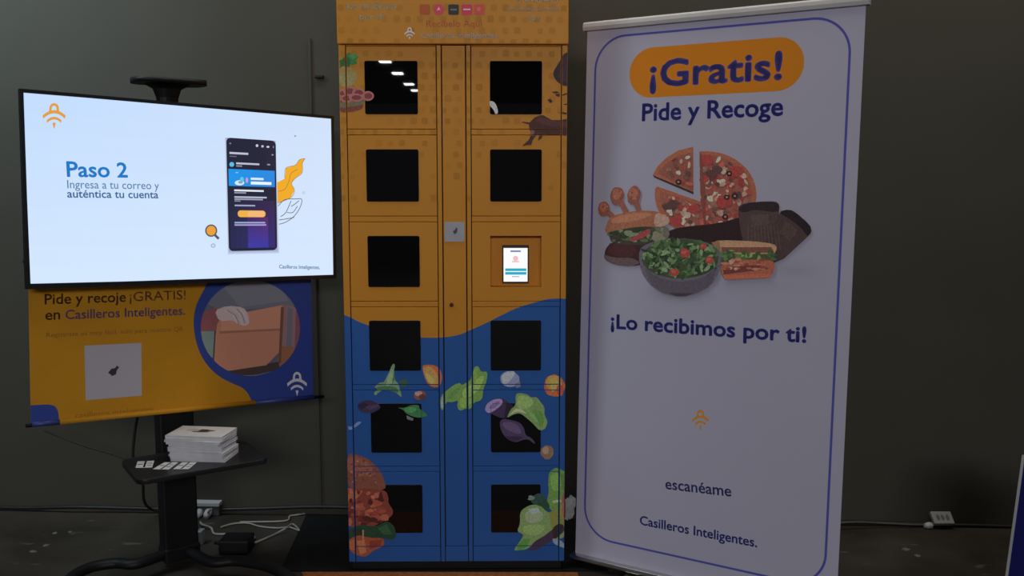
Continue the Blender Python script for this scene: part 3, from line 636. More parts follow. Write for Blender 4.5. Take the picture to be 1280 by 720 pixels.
    # drumsticks
    for x, y, rx_, ry_, hx, hy in ((755.5, 261, 7.5, 9.5, 768, 272), (772, 245, 8.5, 11.5, 784, 266), (793, 244, 8.5, 12, 800, 266)):
        dx, dy = hx - x, hy - y; L = math.hypot(dx, dy); nx, ny = -dy / L * 3.4, dx / L * 3.4
        P([(x + nx, y + ny), (hx + nx, hy + ny), (hx - nx, hy - ny), (x - nx, y - ny)], (122, 66, 52)); Bl(x, y, rx_, ry_, (118, 62, 48), .06, 16, .15); Bl(x - 1, y - 2, rx_ * .62, ry_ * .62, (140, 76, 54), .15)
        for _ in range(6): El(x + r.uniform(-5, 5), y + r.uniform(-6, 6), 1.2, 1.2, r.choice([(98, 48, 40), (150, 88, 64)]), 7)
    # long sandwich
    P([(757, 312), (765, 302), (790, 302), (830, 300), (826, 318), (800, 333), (775, 330), (756, 322)], (56, 32, 36)); Bl(780, 313, 18, 10, (66, 34, 36), .2); P([(755, 318), (768, 322), (790, 322), (802, 328), (790, 333), (770, 331), (757, 325)], (82, 64, 66))
    P([(760, 288), (775, 284), (800, 282), (830, 282), (834, 296), (826, 306), (766, 306)], (58, 50, 42)); P([(812, 284), (836, 282), (838, 296), (826, 304), (812, 302)], (92, 82, 74))
    for _ in range(60): Bl(r.uniform(760, 830), r.uniform(285, 302), r.uniform(2, 6), r.uniform(1.5, 3), r.choice([(52, 66, 40), (70, 88, 52), (40, 52, 34), (96, 110, 78)]), .3, 8)
    P([(786, 300), (800, 292), (812, 285), (814, 291), (804, 298), (790, 302)], (138, 44, 48)); Bl(822, 296, 7, 7, (112, 100, 84), .3)
    P([(757, 286), (762, 273), (774, 267), (800, 263), (822, 264), (836, 269), (837, 279), (828, 284), (800, 283), (775, 287), (758, 291)], (134, 76, 48)); P([(762, 275), (780, 268), (806, 265), (818, 268), (800, 275), (768, 280)], (150, 90, 58)); P([(820, 265), (836, 270), (838, 279), (828, 284), (818, 282)], (150, 116, 100))
    # sandwich
    P([(898, 306), (966, 306), (970, 326), (902, 334)], (64, 66, 40))
    P([(891, 303), (900, 300), (945, 301.5), (969, 305), (972, 311), (968, 318), (902, 316), (895, 312)], (152, 112, 76)); P([(902, 309), (965, 309), (968, 316), (903, 315)], (106, 58, 44)); P([(890, 303), (899, 301), (903, 316), (897, 313)], (126, 86, 58))
    for _ in range(40): Bl(r.uniform(902, 968), r.uniform(314, 324), r.uniform(2, 5), r.uniform(1.4, 3), r.choice([(76, 104, 44), (50, 72, 40), (104, 132, 54), (60, 86, 46)]), .3, 8)
    P([(902, 330), (925, 325), (958, 324), (970, 328), (966, 346), (906, 349), (902, 340)], (142, 70, 44)); P([(905, 334), (950, 331), (962, 336), (905, 343)], (96, 44, 38))
    for _ in range(26): Bl(r.uniform(904, 962), r.uniform(324, 337), r.uniform(2, 6), r.uniform(1, 2), r.choice([(160, 92, 68), (170, 120, 96), (120, 50, 42), (150, 76, 60)]), .25, 8)
    P([(904, 344), (964, 342), (963, 347), (908, 349.5)], (158, 74, 42))
    # salad bowl
    bowl = [(799, 318), (803, 308), (820, 301), (850, 297), (880, 301), (899, 311), (903, 322), (900, 340), (890, 357), (872, 367), (850, 370), (828, 366), (812, 354), (802, 338)]
    P(bowl, (84, 78, 90)); P([(806, 330), (820, 346), (850, 353), (880, 347), (898, 332), (890, 356), (872, 366), (850, 369), (828, 365), (812, 352)], (74, 66, 78)); P([(836, 366), (870, 366), (858, 370), (846, 370)], (60, 48, 58))
    El(851, 323, 48, 25, (52, 64, 44))
    for _ in range(230):
        a = r.uniform(0, 6.283); q = math.sqrt(r.random()); x, y = 851 + 46 * q * math.cos(a), 322 + 23 * q * math.sin(a) - (4 if q < .5 else 0)
        Bl(x, y, r.uniform(2.5, 7), r.uniform(1.2, 2.6), r.choice([(62, 88, 48), (44, 66, 38), (84, 112, 62), (52, 78, 44), (100, 126, 84), (36, 52, 34), (72, 100, 56)]), .25, 8, r.uniform(0, 3.1))
    for x, y, w in ((857, 316, 6.5), (844, 340, 6), (888, 325, 6), (880, 308, 4)): Bl(x, y, w, w * .9, (142, 44, 36), .2); Bl(x - 1, y - 1, w * .5, w * .4, (160, 62, 48), .2)
B.build('printed_lettering', sheet)
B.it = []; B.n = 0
for cx_, cy_, rx_, ry_, n_, d_ in ((920, 350, 116, 24, 14, 15), (990, 338, 46, 15, 12, 20), (850, 366, 50, 16, 14, 40)):  # drop shadow under the food, shade drawn into the print colours
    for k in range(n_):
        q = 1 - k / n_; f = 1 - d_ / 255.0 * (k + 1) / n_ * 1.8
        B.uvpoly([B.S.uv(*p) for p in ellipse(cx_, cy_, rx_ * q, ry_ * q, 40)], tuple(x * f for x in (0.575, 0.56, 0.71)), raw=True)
B.build('printed_drop_shadow', sheet, None, None, 0.0001)
B.it = []; B.soft = 1; B.desat = 0.22; B.E = 0.34
bart(B)
B.build('printed_picture', sheet, M['photo'])
# top rail: round-fronted aluminium clamp
tl = BN.uv(729, 36)[0]; prof = [(-0.012, 0), (0.012, 0), (0.015, 0.012), (0.013, 0.024), (0.006, 0.031), (-0.006, 0.031), (-0.012, 0.026)]
MB().prism([BN.w(sl - 0.012, stp - 0.003 + b, a) for a, b in prof], BN.U * (sr - sl + 0.024)).build('top_rail', M['rail'], rb, 0.001)
# base cassette and swivel feet
cz = BN.w(0, sb - 0.01)
GS = Surf(Vector((BN.w(0, sb).x, BN.w(0, sb).y, 0)), bU, (0, 0, 1))
zt = BN.w(0, sb).z; z0 = 0.028
print('banner base z', zt)
half = 0.055
cp = [(-half, z0), (half, z0), (half + .004, z0 + .006), (half, z0 + 0.018)] + [(half * math.cos(a), z0 + 0.018 + (zt - z0 - 0.012) * math.sin(a)) for a in [k * math.pi / 12 for k in range(1, 12)]] + [(-half, z0 + 0.018), (-half - .004, z0 + .006)]
base = MB().prism([GS.w(sl - 0.012, b, a - half * 0.55) for a, b in cp], GS.U * (sr - sl + 0.024), True).build('base_cassette', M['chrome'], rb, 0.0008)
for uu in (sl + 0.235, sr - 0.235):
    ft = MB(); ft.prism([GS.w(uu + a, 0.0, b) for a, b in ((-.022, -.22), (.022, -.22), (.028, 0), (.022, .20), (.012, .215), (-.012, .215), (-.022, .20), (-.028, 0))], (0, 0, 0.014))
    ft.prism([GS.w(uu + .018 * math.cos(k * .5236), 0.012, -.03 + .018 * math.sin(k * .5236)) for k in range(12)], (0, 0, 0.018), True)
    ft.build('foot', M['chrome'], rb, 0.002)
MB().tube([GS.w((sl + sr) / 2, z0 + .03, -0.07), BN.w((sl + sr) / 2, stp, -0.02)], 0.009).build('support_pole', M['chrome'], rb)
#==TV==
# ------------------------------------------------------------------ television on its stand
ts = 0.8834; ty, tt, tro = 0.6826, -0.0525, -0.0349
TW = 1.21 * ts; THt = TW * 9 / 16
X0 = Vector((math.cos(ty), math.sin(ty), 0)); TN = Vector((math.sin(ty), -math.cos(ty), 0)); UP = Vector((0, 0, 1)) * math.cos(tt) + TN * math.sin(tt)
TV = Surf(Vector((-1.725 * ts, 3.2798 * ts, CAMH + 0.3126 * ts - THt)), X0 * math.cos(tro) + UP * math.sin(tro), UP * math.cos(tro) - X0 * math.sin(tro))
tvc = TV.w(TW / 2, THt / 2)
tv = thing('television', 'large black-framed flat television showing a bright pale blue step page', 'television', TV.w(TW / 2, 0, -0.02))
tb = MB(); e = 0.011
tb.sbox(TV, -e, -e - .004, TW + e, THt + e, -0.022, -0.002)
for q in ((-e, -e - .004, TW + e, 0), (-e, THt, TW + e, THt + e), (-e, 0, 0, THt), (TW, 0, TW + e, THt)): tb.sbox(TV, *q, -0.002, 0.002)
tb.build('bezel', M['bezel'], tv)
MB().sbox(TV, TW * .18, THt * .08, TW * .82, THt * .72, -0.05, -0.022).build('back_cover', M['black'], tv, 0.008)
scr = MB().sbox(TV, 0, 0, TW, THt, -0.0019, -0.0012).build('screen', M['bezel'], tv)
S = Art(TV, 1.0, -0.001)
S.grad([(28.7, 115.8), (413.8, 147), (416.7, 345.4), (38.3, 354.6)], (196, 221, 255), (208, 226, 250), (214, 232, 255), (212, 232, 253), 14, 10)
S.emblem(67.7, 145, 29, 33, (226, 160, 60))
S.text('Paso 2', (84.4, 220.6), (159.5, 221.6), (32, 120, 200), 0.025, 201)
S.text('Ingresa a tu correo y', (84.4, 235.2), (199, 236.6), (88, 124, 165), 0.004, 224.5)
S.text('auténtica tu cuenta', (84.4, 246.8), (198, 247.8), (58, 96, 148), 0.018, 236.5)
S.text('Casilleros Inteligentes.', (349, 335.4), (400, 336.4), (60, 110, 150), 0.018, 330.6)
# flame-like ribbon and leaf outline
c4 = lambda L: [(240 + x / 3.79, 160 + y / 3.79) for x, y in L]
S.poly(c4([(395, 262), (440, 240), (445, 190), (490, 176), (510, 150), (537, 145), (524, 166), (522, 212), (490, 238), (472, 262), (486, 296), (468, 330), (395, 360)]), (240, 172, 40))
for L in ([(440, 240), (445, 190), (490, 176), (510, 150), (537, 145)], [(535, 146), (524, 166), (522, 212), (490, 238), (472, 262), (486, 296), (468, 330), (400, 358)], [(410, 300), (440, 290), (460, 250), (470, 215), (500, 195)]):
    S.line([tuple(p[:2]) for p in sp([(x, y, 0) for x, y in c4(L)], 4)], .0018, (150, 110, 60))
for L in ([(408, 370), (440, 340), (490, 336), (520, 338), (515, 370), (495, 405), (470, 430), (440, 448), (412, 456)], [(412, 436), (450, 430), (485, 424)], [(420, 420), (445, 400), (470, 345)], [(450, 400), (478, 400), (500, 370)], [(470, 372), (488, 360), (508, 344)]):
    S.line([tuple(p[:2]) for p in sp([(x, y, 0) for x, y in c4(L)], 4)], .0026, (92, 96, 112))
# phone picture with shade rim
for k in range(5): S.poly([(281 + k * .6, 172), (345 - k * .3, 176), (349 - k * .7, 316.5 - k), (285 + k * .4, 318 - k)], (196 - k * 10, 208 - k * 10, 236 - k * 7))
def pq(a, b, c=None): return None
TLp, TRp, BRp, BLp = (282.8, 171.8), (344.8, 176), (346.6, 312.6), (286.2, 314)
def ph(a, b): return tuple((TLp[k] * (1 - a) + TRp[k] * a) * (1 - b) + (BLp[k] * (1 - a) + BRp[k] * a) * b for k in (0, 1))
def prr(a0, b0, a1, b1, r, n=5):
    q = round_rect(a0, b0 * 2.25, a1, b1 * 2.25, r, n); return [ph(x, y / 2.25) for x, y in q]
S.poly(prr(0, 0, 1, 1, .09), (34, 36, 52)); S.poly(prr(.03, .012, .97, .988, .07), (38, 38, 58))
S.grad([ph(.04, .55), ph(.96, .55), ph(.96, .975), ph(.04, .975)], (38, 40, 62), (58, 42, 78), (56, 48, 120), (42, 44, 84), 8, 8)
S.grad([ph(.40, .70), ph(.82, .70), ph(.82, .975), ph(.40, .975)], (70, 42, 92), (92, 46, 100), (60, 58, 165), (64, 62, 168), 6, 6)
S.grad([ph(.03, .275), ph(.97, .275), ph(.97, .425), ph(.03, .425)], (30, 150, 235), (40, 140, 225), (50, 130, 215), (32, 150, 235), 4, 3)
def bar(a0, a1, b, t, c): S.poly([ph(a0, b), ph(a1, b), ph(a1, b + t), ph(a0, b + t)], c)
for a0, a1, b, t, c in ((.06, .44, .125, .018, (190, 195, 215)), (.06, .20, .158, .010, (100, 105, 130)), (.19, .66, .215, .016, (190, 195, 210)), (.19, .31, .240, .012, (140, 145, 165)), (.82, .88, .215, .012, (150, 152, 170)),
                        (.14, .74, .455, .016, (225, 230, 240)), (.14, .38, .478, .012, (150, 155, 175)), (.14, .80, .515, .014, (185, 190, 210)), (.14, .72, .535, .012, (160, 165, 190)), (.14, .26, .552, .010, (140, 145, 170)), (.14, .56, .590, .013, (165, 170, 200)),
                        (.13, .76, .742, .014, (150, 170, 210)), (.13, .78, .764, .012, (175, 165, 215)), (.48, .74, .345, .020, (215, 235, 250)), (.48, .90, .380, .026, (235, 245, 255))): bar(a0, a1, b, t, c)
S.poly(prr(.20, .640, .77, .700, .06), (240, 178, 70)); S.poly(prr(.40, .645, .75, .695, .05), (245, 185, 120))
for a, b, rx, ry, c in ((.10, .235, 3, 3, (90, 190, 235)), (.62, .055, 1.6, 1.8, (200, 205, 220)), (.73, .058, 1.6, 1.5, (190, 195, 210)), (.84, .06, 1.9, 1.2, (210, 212, 225)), (.95, .058, .6, 1.6, (140, 140, 160)), (.08, .05, 1.2, 1.0, (120, 125, 145)), (.93, .13, 1.3, 1.0, (140, 145, 165)),
                        (.25, .395, 6, 3.2, (225, 230, 240)), (.30, .365, 2.5, 3.4, (90, 200, 235)), (.40, .370, 1.6, 3.4, (210, 150, 215)), (.27, .390, 3, 1.8, (120, 170, 200)), (.20, .305, 2, .8, (130, 190, 250))):
    x, y = ph(a, b); S.ell(x, y, rx, ry, c, 16)
# magnifier, small ring, dots
S.line([(268, 293), (273.5, 298.5)], .009, (78, 84, 100)); S.ell(264, 288.3, 7.6, 7.8, (96, 92, 92)); S.ell(264, 288.3, 5.8, 6, (235, 160, 60)); S.ell(266.5, 307, 2.9, 2.7, (150, 170, 190), 14); S.ell(266.5, 307, 1.8, 1.7, (205, 224, 245), 12)
S.ell(369, 170, 1.1, 1.1, (130, 150, 185), 10); S.ell(379.5, 241, 1.8, 1.8, (170, 195, 220), 10); S.ell(379.5, 241, 1, 1, (210, 230, 250), 10)
S.build('lit_page', scr, M['screen'])

# stand
G0 = Vector((tvc.x, tvc.y, 0)) - TN * 0.155 - X0 * 0.056
ST = Surf(G0, X0, (0, 0, 1))          # u along the screen, v up, h towards the viewer side
stand = thing('tv_stand', 'black mobile television stand with column, low shelf and curved base legs', 'tv stand', G0)
MB().box(ST.w(-.064, 0.05, -.033), ST.U * .128, ST.N * .066, (0, 0, 1.28)).build('column', M['black'], stand, 0.008)
nk = MB()
nk.box(ST.w(-.012, 1.30, -.025), ST.U * .075, ST.N * .05, (0, 0, 0.42)); nk.build('upper_mast', M['black'], stand, 0.006)
# top shelf on a flared neck
topz = 1.77
fl = MB(); n = 20
prof = [(0.037, .026, 1.70), (0.039, .027, 1.735), (0.050, .034, 1.765), (0.085, .05, 1.782)]
for i in range(len(prof) - 1):
    for k in range(n):
        a, b = 2 * math.pi * k / n, 2 * math.pi * (k + 1) / n; p, q = prof[i], prof[i + 1]
        fl.add([ST.w(.0255 + p[0] * math.cos(a), p[2], p[1] * math.sin(a)), ST.w(.0255 + p[0] * math.cos(b), p[2], p[1] * math.sin(b)), ST.w(.0255 + q[0] * math.cos(b), q[2], q[1] * math.sin(b)), ST.w(.0255 + q[0] * math.cos(a), q[2], q[1] * math.sin(a))], [(3, 2, 1, 0)], True)
fl.prism([ST.w(.034 + p[0], 1.782, p[1]) for p in round_rect(-.128, -.075, .128, .075, .06, 8)], (0, 0, .018), True)
fl.build('camera_shelf', M['black'], stand)
# wall bracket between column and television
mt = MB(); mt.sbox(TV, TW / 2 - .11, THt * .3, TW / 2 + .11, THt * .68, -.062, -.0505); mt.box(ST.w(.0, 1.30, .02), ST.U * .07, ST.N * .085, (0, 0, .10))
mt.build('mounting_bracket', M['black'], stand)
# low shelf
zs = 0.47
cor = [flat(172, 601, zs), flat(337, 573, zs)]; f0, f1 = cor
dU = (f1 - f0).normalized(); dB = Vector((-dU.y, dU.x, 0)); wS = (f1 - f0).length
shp = round_rect(0, 0, wS, .28, .035, 6)
MB().prism([f0 + dU * p[0] + dB * p[1] + Vector((0, 0, -.018)) for p in shp], (0, 0, .018), True).build('shelf', M['shelfblack'], stand, 0.002)
MB().box(ST.w(-.06, zs - .06, .030), ST.U * .12, ST.N * .16, (0, 0, .042)).build('shelf_bracket', M['black'], stand, 0.003)
# curved base legs on casters
def leg(pts, zz):
    P_ = smooth_path([Vector((p.x, p.y, zz)) for p in pts], 6); o = MB().tube(P_, 0.023, 12, 0.8).build('base_leg', M['black'], stand)
    e_ = P_[-1]
    c = MB(); c.tube([e_ + X0 * -.011 + Vector((0, 0, -zz + .022)), e_ + X0 * .011 + Vector((0, 0, -zz + .022))], .022, 14); c.tube([e_ + Vector((0, 0, -.002)), e_ + Vector((0, 0, -zz + .03))], .008, 8); c.build('caster', M['black'], o)
zz = .062
leg([Vector((G0.x, G0.y, 0)) - X0 * .02] + [flat(x, y, zz) for x, y in ((172, 704.5), (145, 704), (118, 708), (98, 716), (84, 728))] + [flat(62, 756, zz)], zz)
leg([Vector((G0.x, G0.y, 0)) + X0 * .02] + [flat(x, y, zz) for x, y in ((262, 702), (292, 701), (320, 704.5), (344, 711.5), (362, 723))] + [flat(368, 742, zz)], zz)
MB().box(ST.w(-.066, .03, -.04), ST.U * .132, ST.N * .08, (0, 0, .055)).build('base_block', M['black'], stand, 0.006)

# ------------------------------------------------------------------ yellow banner hung under the television
HB = Surf(TV.w(TW / 2, 0, -0.078), X0, (0, 0, 1))
EH = 0.31
c_bl, c_br, c_tl, c_tr = HB.uv(38.6, 530.5), HB.uv(391.5, 497.5), HB.uv(34.8, 330), HB.uv(388, 314)
hb = thing('hanging_banner', 'yellow and blue fabric banner with round paper bag picture hanging below television', 'banner', HB.w(0, (c_bl[1] + c_br[1]) / 2 - .02, 0))
fab = MB(); NU, NV = 28, 14
def hp(a, b, h=0.0):
    q = [(c_bl[k] * (1 - a) + c_br[k] * a) * (1 - b) + (c_tl[k] * (1 - a) + c_tr[k] * a) * b for k in (0, 1)]
    return HB.w(q[0], q[1], h)
fab.prism([hp(0, 0, -.0008), hp(1, 0, -.0008), hp(1, 1, -.0008), hp(0, 1, -.0008)], HB.N * .0008)
fab = fab.build('printed_fabric', M['yellow'], hb)
Y = Art(HB, EH); HR = [c_bl, c_br, c_tr, c_tl]; Y.clip = HR
BRN = (72, 48, 20)
def sm2(L, n=5): return [(p.x, p.y) for p in smooth_path([(x, y, 0) for x, y in L], n)]
Y.poly(sm2([(275, 318), (258, 356), (246, 380), (242, 403), (246, 430), (256, 452), (272, 469), (290, 479), (303, 485), (311, 494), (319, 512)]) + [(400, 512), (400, 310)], (34, 47, 100))
Y.poly([(30, 507), (60, 505.5)] + sm2([(60, 505.5), (68, 507.5), (72, 513), (73.5, 522), (73.5, 536)]) + [(30, 540)], (33, 45, 100))
Y.poly([(105.3, 432), (176.6, 428.6), (177.2, 494.5), (107, 500.3)], (114, 112, 120))
Y.poly([(135, 466), (139, 461), (144, 460), (146, 457), (149, 459), (146, 463), (145, 468), (140, 470), (138, 468)], (34, 34, 38))
Y.text('Pide y recoje', (56, 380.4), (157, 377), BRN, 0.02, 367); Y.text('¡GRATIS!', (162, 376.8), (232, 374), (108, 74, 44), 0.010, 364.5)
Y.text('en', (57, 400), (75, 399), BRN, 0.018, 386.5); Y.text('Casilleros Inteligentes.', (82, 399), (231, 393.2), (88, 68, 98), 0.018, 387)
Y.text('Regístrate es muy fácil, solo para nuestro QR', (58, 421.5), (229, 413.5), (92, 62, 28), 0.0, 415.5)
Y.text('casilleros inteligentes', (94, 522.5), (191, 514), (98, 62, 26), 0.0, 516)
Y.emblem(371.3, 480, 25, 31, (158, 160, 172))
# round picture: paper bag handed over
circ = [HB.uv(*p) for p in ellipse(313, 410, 62, 60, 48)]
circ = [p for p in circ]
def in_circ(f):
    cl = Y.clip; Y.clip = circ; f(); 
    Y.it = [(clip_poly(T, HR), c, h) for T, c, h in Y.it]; Y.it = [x for x in Y.it if len(x[0]) >= 3]; Y.clip = cl
def bag():
    P = Y.poly
    P(ellipse(313, 410, 63, 61, 40), (70, 72, 88)); P([(250, 345), (380, 345), (376, 384), (330, 385), (262, 390)], (82, 84, 98)); P([(270, 348), (350, 346), (360, 376), (300, 384)], (92, 94, 106))
    P([(248, 392), (272, 384), (274, 412), (250, 416)], (112, 58, 62)); P([(250, 414), (268, 414), (268, 448), (254, 440)], (92, 108, 104)); P([(268, 414), (272, 414), (272, 464), (266, 450)], (50, 44, 48))
    P([(366, 384), (380, 392), (378, 440), (368, 444)], (104, 60, 72)); P([(352, 380), (370, 384), (368, 440), (350, 452)], (112, 84, 88)); P([(360, 384), (366, 386), (364, 436), (358, 436)], (88, 82, 96)); P([(350, 432), (368, 434), (364, 456), (346, 458)], (120, 72, 40))
    P([(276, 466), (348, 452), (350, 462), (280, 476)], (56, 42, 40)); P([(276, 470), (340, 468), (330, 480), (290, 478)], (92, 84, 88))
    P([(276, 396), (352, 381.5), (354, 386), (349, 454), (276, 465), (267, 461), (270, 408)], (146, 92, 68)); P([(276, 396), (352, 381.5), (353, 412), (276, 414)], (158, 100, 74)); P([(274, 414), (352, 410.5), (352, 413), (274, 417)], (122, 76, 58)); P([(351, 384), (355, 384), (351, 454), (348, 454)], (92, 54, 40))
    P([(268, 388), (284, 382), (304, 384), (310, 392), (312, 404), (306, 408), (298, 405), (290, 400), (274, 402)], (150, 132, 134))
    for L in ([(280, 388), (290, 392), (296, 404)], [(290, 386), (299, 392), (303, 405)], [(300, 385), (306, 394), (310, 405)]): Y.line(L, .0035, (176, 160, 160))
    for L in ([(284, 388), (294, 394), (299, 405)], [(296, 386), (303, 394), (306, 404)]): Y.line(L, .0028, (106, 88, 92))
Y.desat = .2; Y.soft = 1; in_circ(bag)
Y.build('printed_picture', fab)
rr = HB.uv(32, 533.5), HB.uv(404, 496.5)
MB().tube([HB.w(rr[0][0], rr[0][1] + .004, .004), HB.w(rr[1][0], rr[1][1] + .004, .004)], .0065, 12).build('bottom_rod', M['black'], hb)
def hem(px0, px1, m, nm):
    f = lambda x: (rr[0][0] + (HB.uv(x, 515)[0] - rr[0][0]), rr[0][1] + (rr[1][1] - rr[0][1]) * (HB.uv(x, 515)[0] - rr[0][0]) / (rr[1][0] - rr[0][0]))
    a_, b_ = f(px0), f(px1); MB().tube([HB.w(a_[0], a_[1] + .006, .004), HB.w(b_[0], b_[1] + .006, .004)], .0092, 14).build(nm, m, fab)
hem_blue = mat('blue_banner_fabric', (0.045, 0.065, 0.28), 0.4, 0, 5, 0.08)
hem(38.5, 73.3, hem_blue, 'hem'); hem(73.3, 319, M['yellow'], 'hem'); hem(319, 391.5, hem_blue, 'hem')
rt = HB.uv(29, 327), HB.uv(388, 311)
trd = MB().tube([HB.w(rt[0][0], rt[0][1], 0), HB.w(rt[1][0], rt[1][1], 0)], .007, 12).build('top_rod', M['black'], hb)
for a in (.42, .58):
    p = HB.w(rt[0][0] * (1 - a) + rt[1][0] * a, rt[0][1] * (1 - a) + rt[1][1] * a, 0); q = ST.w(.0255 + (a - .5) * .3, 1.31, .0335)
    MB().tube([p, p * .5 + q * .5, q], .002, 6).build('cord', M['cable'], hb)
#==SMALL==
# ------------------------------------------------------------------ brochures and cards on the shelf
sfl, sfr, sbr = flat(213, 576, zs), flat(276, 578.5, zs), flat(303, 566, zs)
bu = (sfr - sfl).normalized(); bv = Vector((-bu.y, bu.x, 0)); bwid = (sfr - sfl).length; bdep = abs((sbr - sfr).dot(bv))
print('brochure', bwid, bdep)
bwid = 0.195; bdep = min(max(bdep, .13), .17); cB = sfl + bu * bwid * .5 + bv * bdep * .5
NB = 11; ords = ['bottom', 'second from the bottom', 'third from the bottom', 'fourth from the bottom', 'fifth from the bottom', 'middle', 'fifth from the top', 'fourth from the top', 'third from the top', 'second from the top', 'topmost']
br = random.Random(11); z = zs; th = 0.0082
def brochure(z, ang, c, w, d, t):
    r = thing('brochure', '', 'brochure', (c.x, c.y, z), 'stacked brochures')
    u = Vector((math.cos(ang), math.sin(ang), 0)); v = Vector((-u.y, u.x, 0)); o = Vector((c.x, c.y, z)) - u * w / 2 - v * d / 2
    MB().box(o + Vector((0, 0, .0006)) + u * .0015 + v * .0015, u * (w - .003), v * (d - .003), (0, 0, t - .0012)).build('pages', M['paper'], r)
    cvr = MB(); cvr.box(o, u * w, v * d, (0, 0, .0006)); cvr.box(o + Vector((0, 0, t - .0006)), u * w, v * d, (0, 0, .0006)); cvr.box(o, u * .0012, v * d, (0, 0, t)); cvr.build('cover', M['paper'], r, 0)
    return r, Surf(o + Vector((0, 0, t)), u, v)
a0 = math.atan2(bu.y, bu.x)
for i in range(NB):
    sl2 = .012 * i / NB
    c = cB - bu * sl2 + Vector((br.uniform(-.006, .006), br.uniform(-.005, .005), 0)); w_ = bwid + (.012 if i >= 8 else 0)
    r, TS2 = brochure(z, a0 + br.uniform(-.05, .05), c, w_, bdep, th); r['label'] = f'white brochure lying {ords[i]} in the stack on the black shelf' if i not in (0, 5, 10) else {0: 'bottom white brochure of the stack, lying on the black shelf', 5: 'middle white brochure of the stack on the black shelf', 10: 'topmost white brochure of the stack with a grey printed cover picture'}[i]
    if i == NB - 1:
        cp_ = Art(TS2, .3)
        cp_.uvpoly([(w_ * (.5 + .2 * math.cos(k * .45) * (1 + .3 * math.sin(k * 2.3))), bdep * (.55 + .16 * math.sin(k * .45))) for k in range(14)], (58, 56, 58))
        cp_.uvpoly([(w_ * (.33 + .14 * math.cos(k * .52)), bdep * (.6 + .11 * math.sin(k * .52))) for k in range(12)], (110, 110, 114)); cp_.uvpoly([(w_ * (.52 + .09 * math.cos(k * .52)), bdep * (.56 + .1 * math.sin(k * .52))) for k in range(12)], (34, 32, 34))
        cp_.uvpoly(rect(w_ * .03, bdep * .04, w_ * .97, bdep * .045), (90, 90, 92))
        cp_.build('printed_cover', [x for x in r.children if x.name.startswith('cover')][0])
    z += th
for i, (q, lb) in enumerate(((((169.5, 585), (190, 584.5), (193, 576), (172, 577)), 'white card on the black shelf, leftmost of the three beside the brochures'),
                            (((191, 586.5), (211, 587), (223, 578), (206, 578)), 'slanted white card on the black shelf, middle of the three'),
                            (((216.5, 586.5), (236, 586.5), (246, 578), (228, 578)), 'slanted white card on the black shelf, right one nearest the brochures'))):
    cs = [flat(x, y, zs + .001) for x, y in q]
    o = MB().prism(cs, (0, 0, .0009)).build('card', M['paper']); tag(o, lb, 'card', 'white cards on the shelf')
    CS = Surf(cs[0] + Vector((0, 0, .0009)), cs[1] - cs[0], (0, 0, 1)); m1 = lambda a, b: cs[0] * (1 - a) * (1 - b) + cs[1] * a * (1 - b) + cs[2] * a * b + cs[3] * (1 - a) * b + Vector((0, 0, .00092))
    s_ = MB()
    for (x0, x1, y0, y1) in ((.44, .56, 0.02, .98), (.08, .36, .46, .54), (.64, .92, .30, .36), (.64, .92, .6, .66)): s_.prism([m1(x0, y0), m1(x1, y0), m1(x1, y1), m1(x0, y1)], (0, 0, .0002))
    s_.build('printed_stripes', M['shelfblack'], o)

# ------------------------------------------------------------------ floor mat, carpet, sign, sockets, cables, scraps
m0, m1_, m2, m3 = flat(350, 714.5), flat(384, 642), flat(745, 643), flat(760, 714.5)
tag(MB().prism([m0, m1_, m2, m3], (0, 0, .004)).build('floor_mat', M['mat']), 'black rubber mat under the orange and blue lockers', 'mat')
c0, c1 = flat(377, 716), flat(722, 716.5)
tag(MB().prism([c0, c1, Vector((c1.x, c1.y - .6, 0)), Vector((c0.x + .22, c0.y - .6, 0))], (0, 0, .004)).build('carpet_strip', M['carpet']), 'orange carpet edge on the floor in front of the lockers', 'carpet')

sy = -0.90; sU = Vector((math.cos(sy), math.sin(sy), 0)); sN = Vector((math.sin(sy), -math.cos(sy), 0)); lean = -0.17
sV = Vector((0, 0, 1)) * math.cos(lean) + sN * math.sin(lean)
s0 = flat(1249, 776, 0.012)
SG = Surf(s0, sU, sV)
sg = thing('sign_board', 'dark blue leaning sign board with pale edge, cut off at the right', 'sign', (s0.x, s0.y, 0))
MB().sbox(SG, 0.008, 0.008, .60, .54, -.012, -.001).build('panel', M['bluesign'], sg)
fm = MB()
for q in ((0, 0, .008, .548), (.60, 0, .608, .548), (.008, 0, .60, .008), (.008, .54, .60, .548)): fm.sbox(SG, *q, -.014, .002)
fm.build('edge_trim', M['edge'], sg)
for uu in (.10, .50):
    p = SG.w(uu, .42, -.014); q = SG.w(uu, 0, -.014) - Vector((sN.x, sN.y, 0)) * .22; q.z = .01
    MB().tube([p, q], .009, 8).build('prop_leg', M['black'], sg)

ins = lambda px, py, h: wallp(px, py, h)
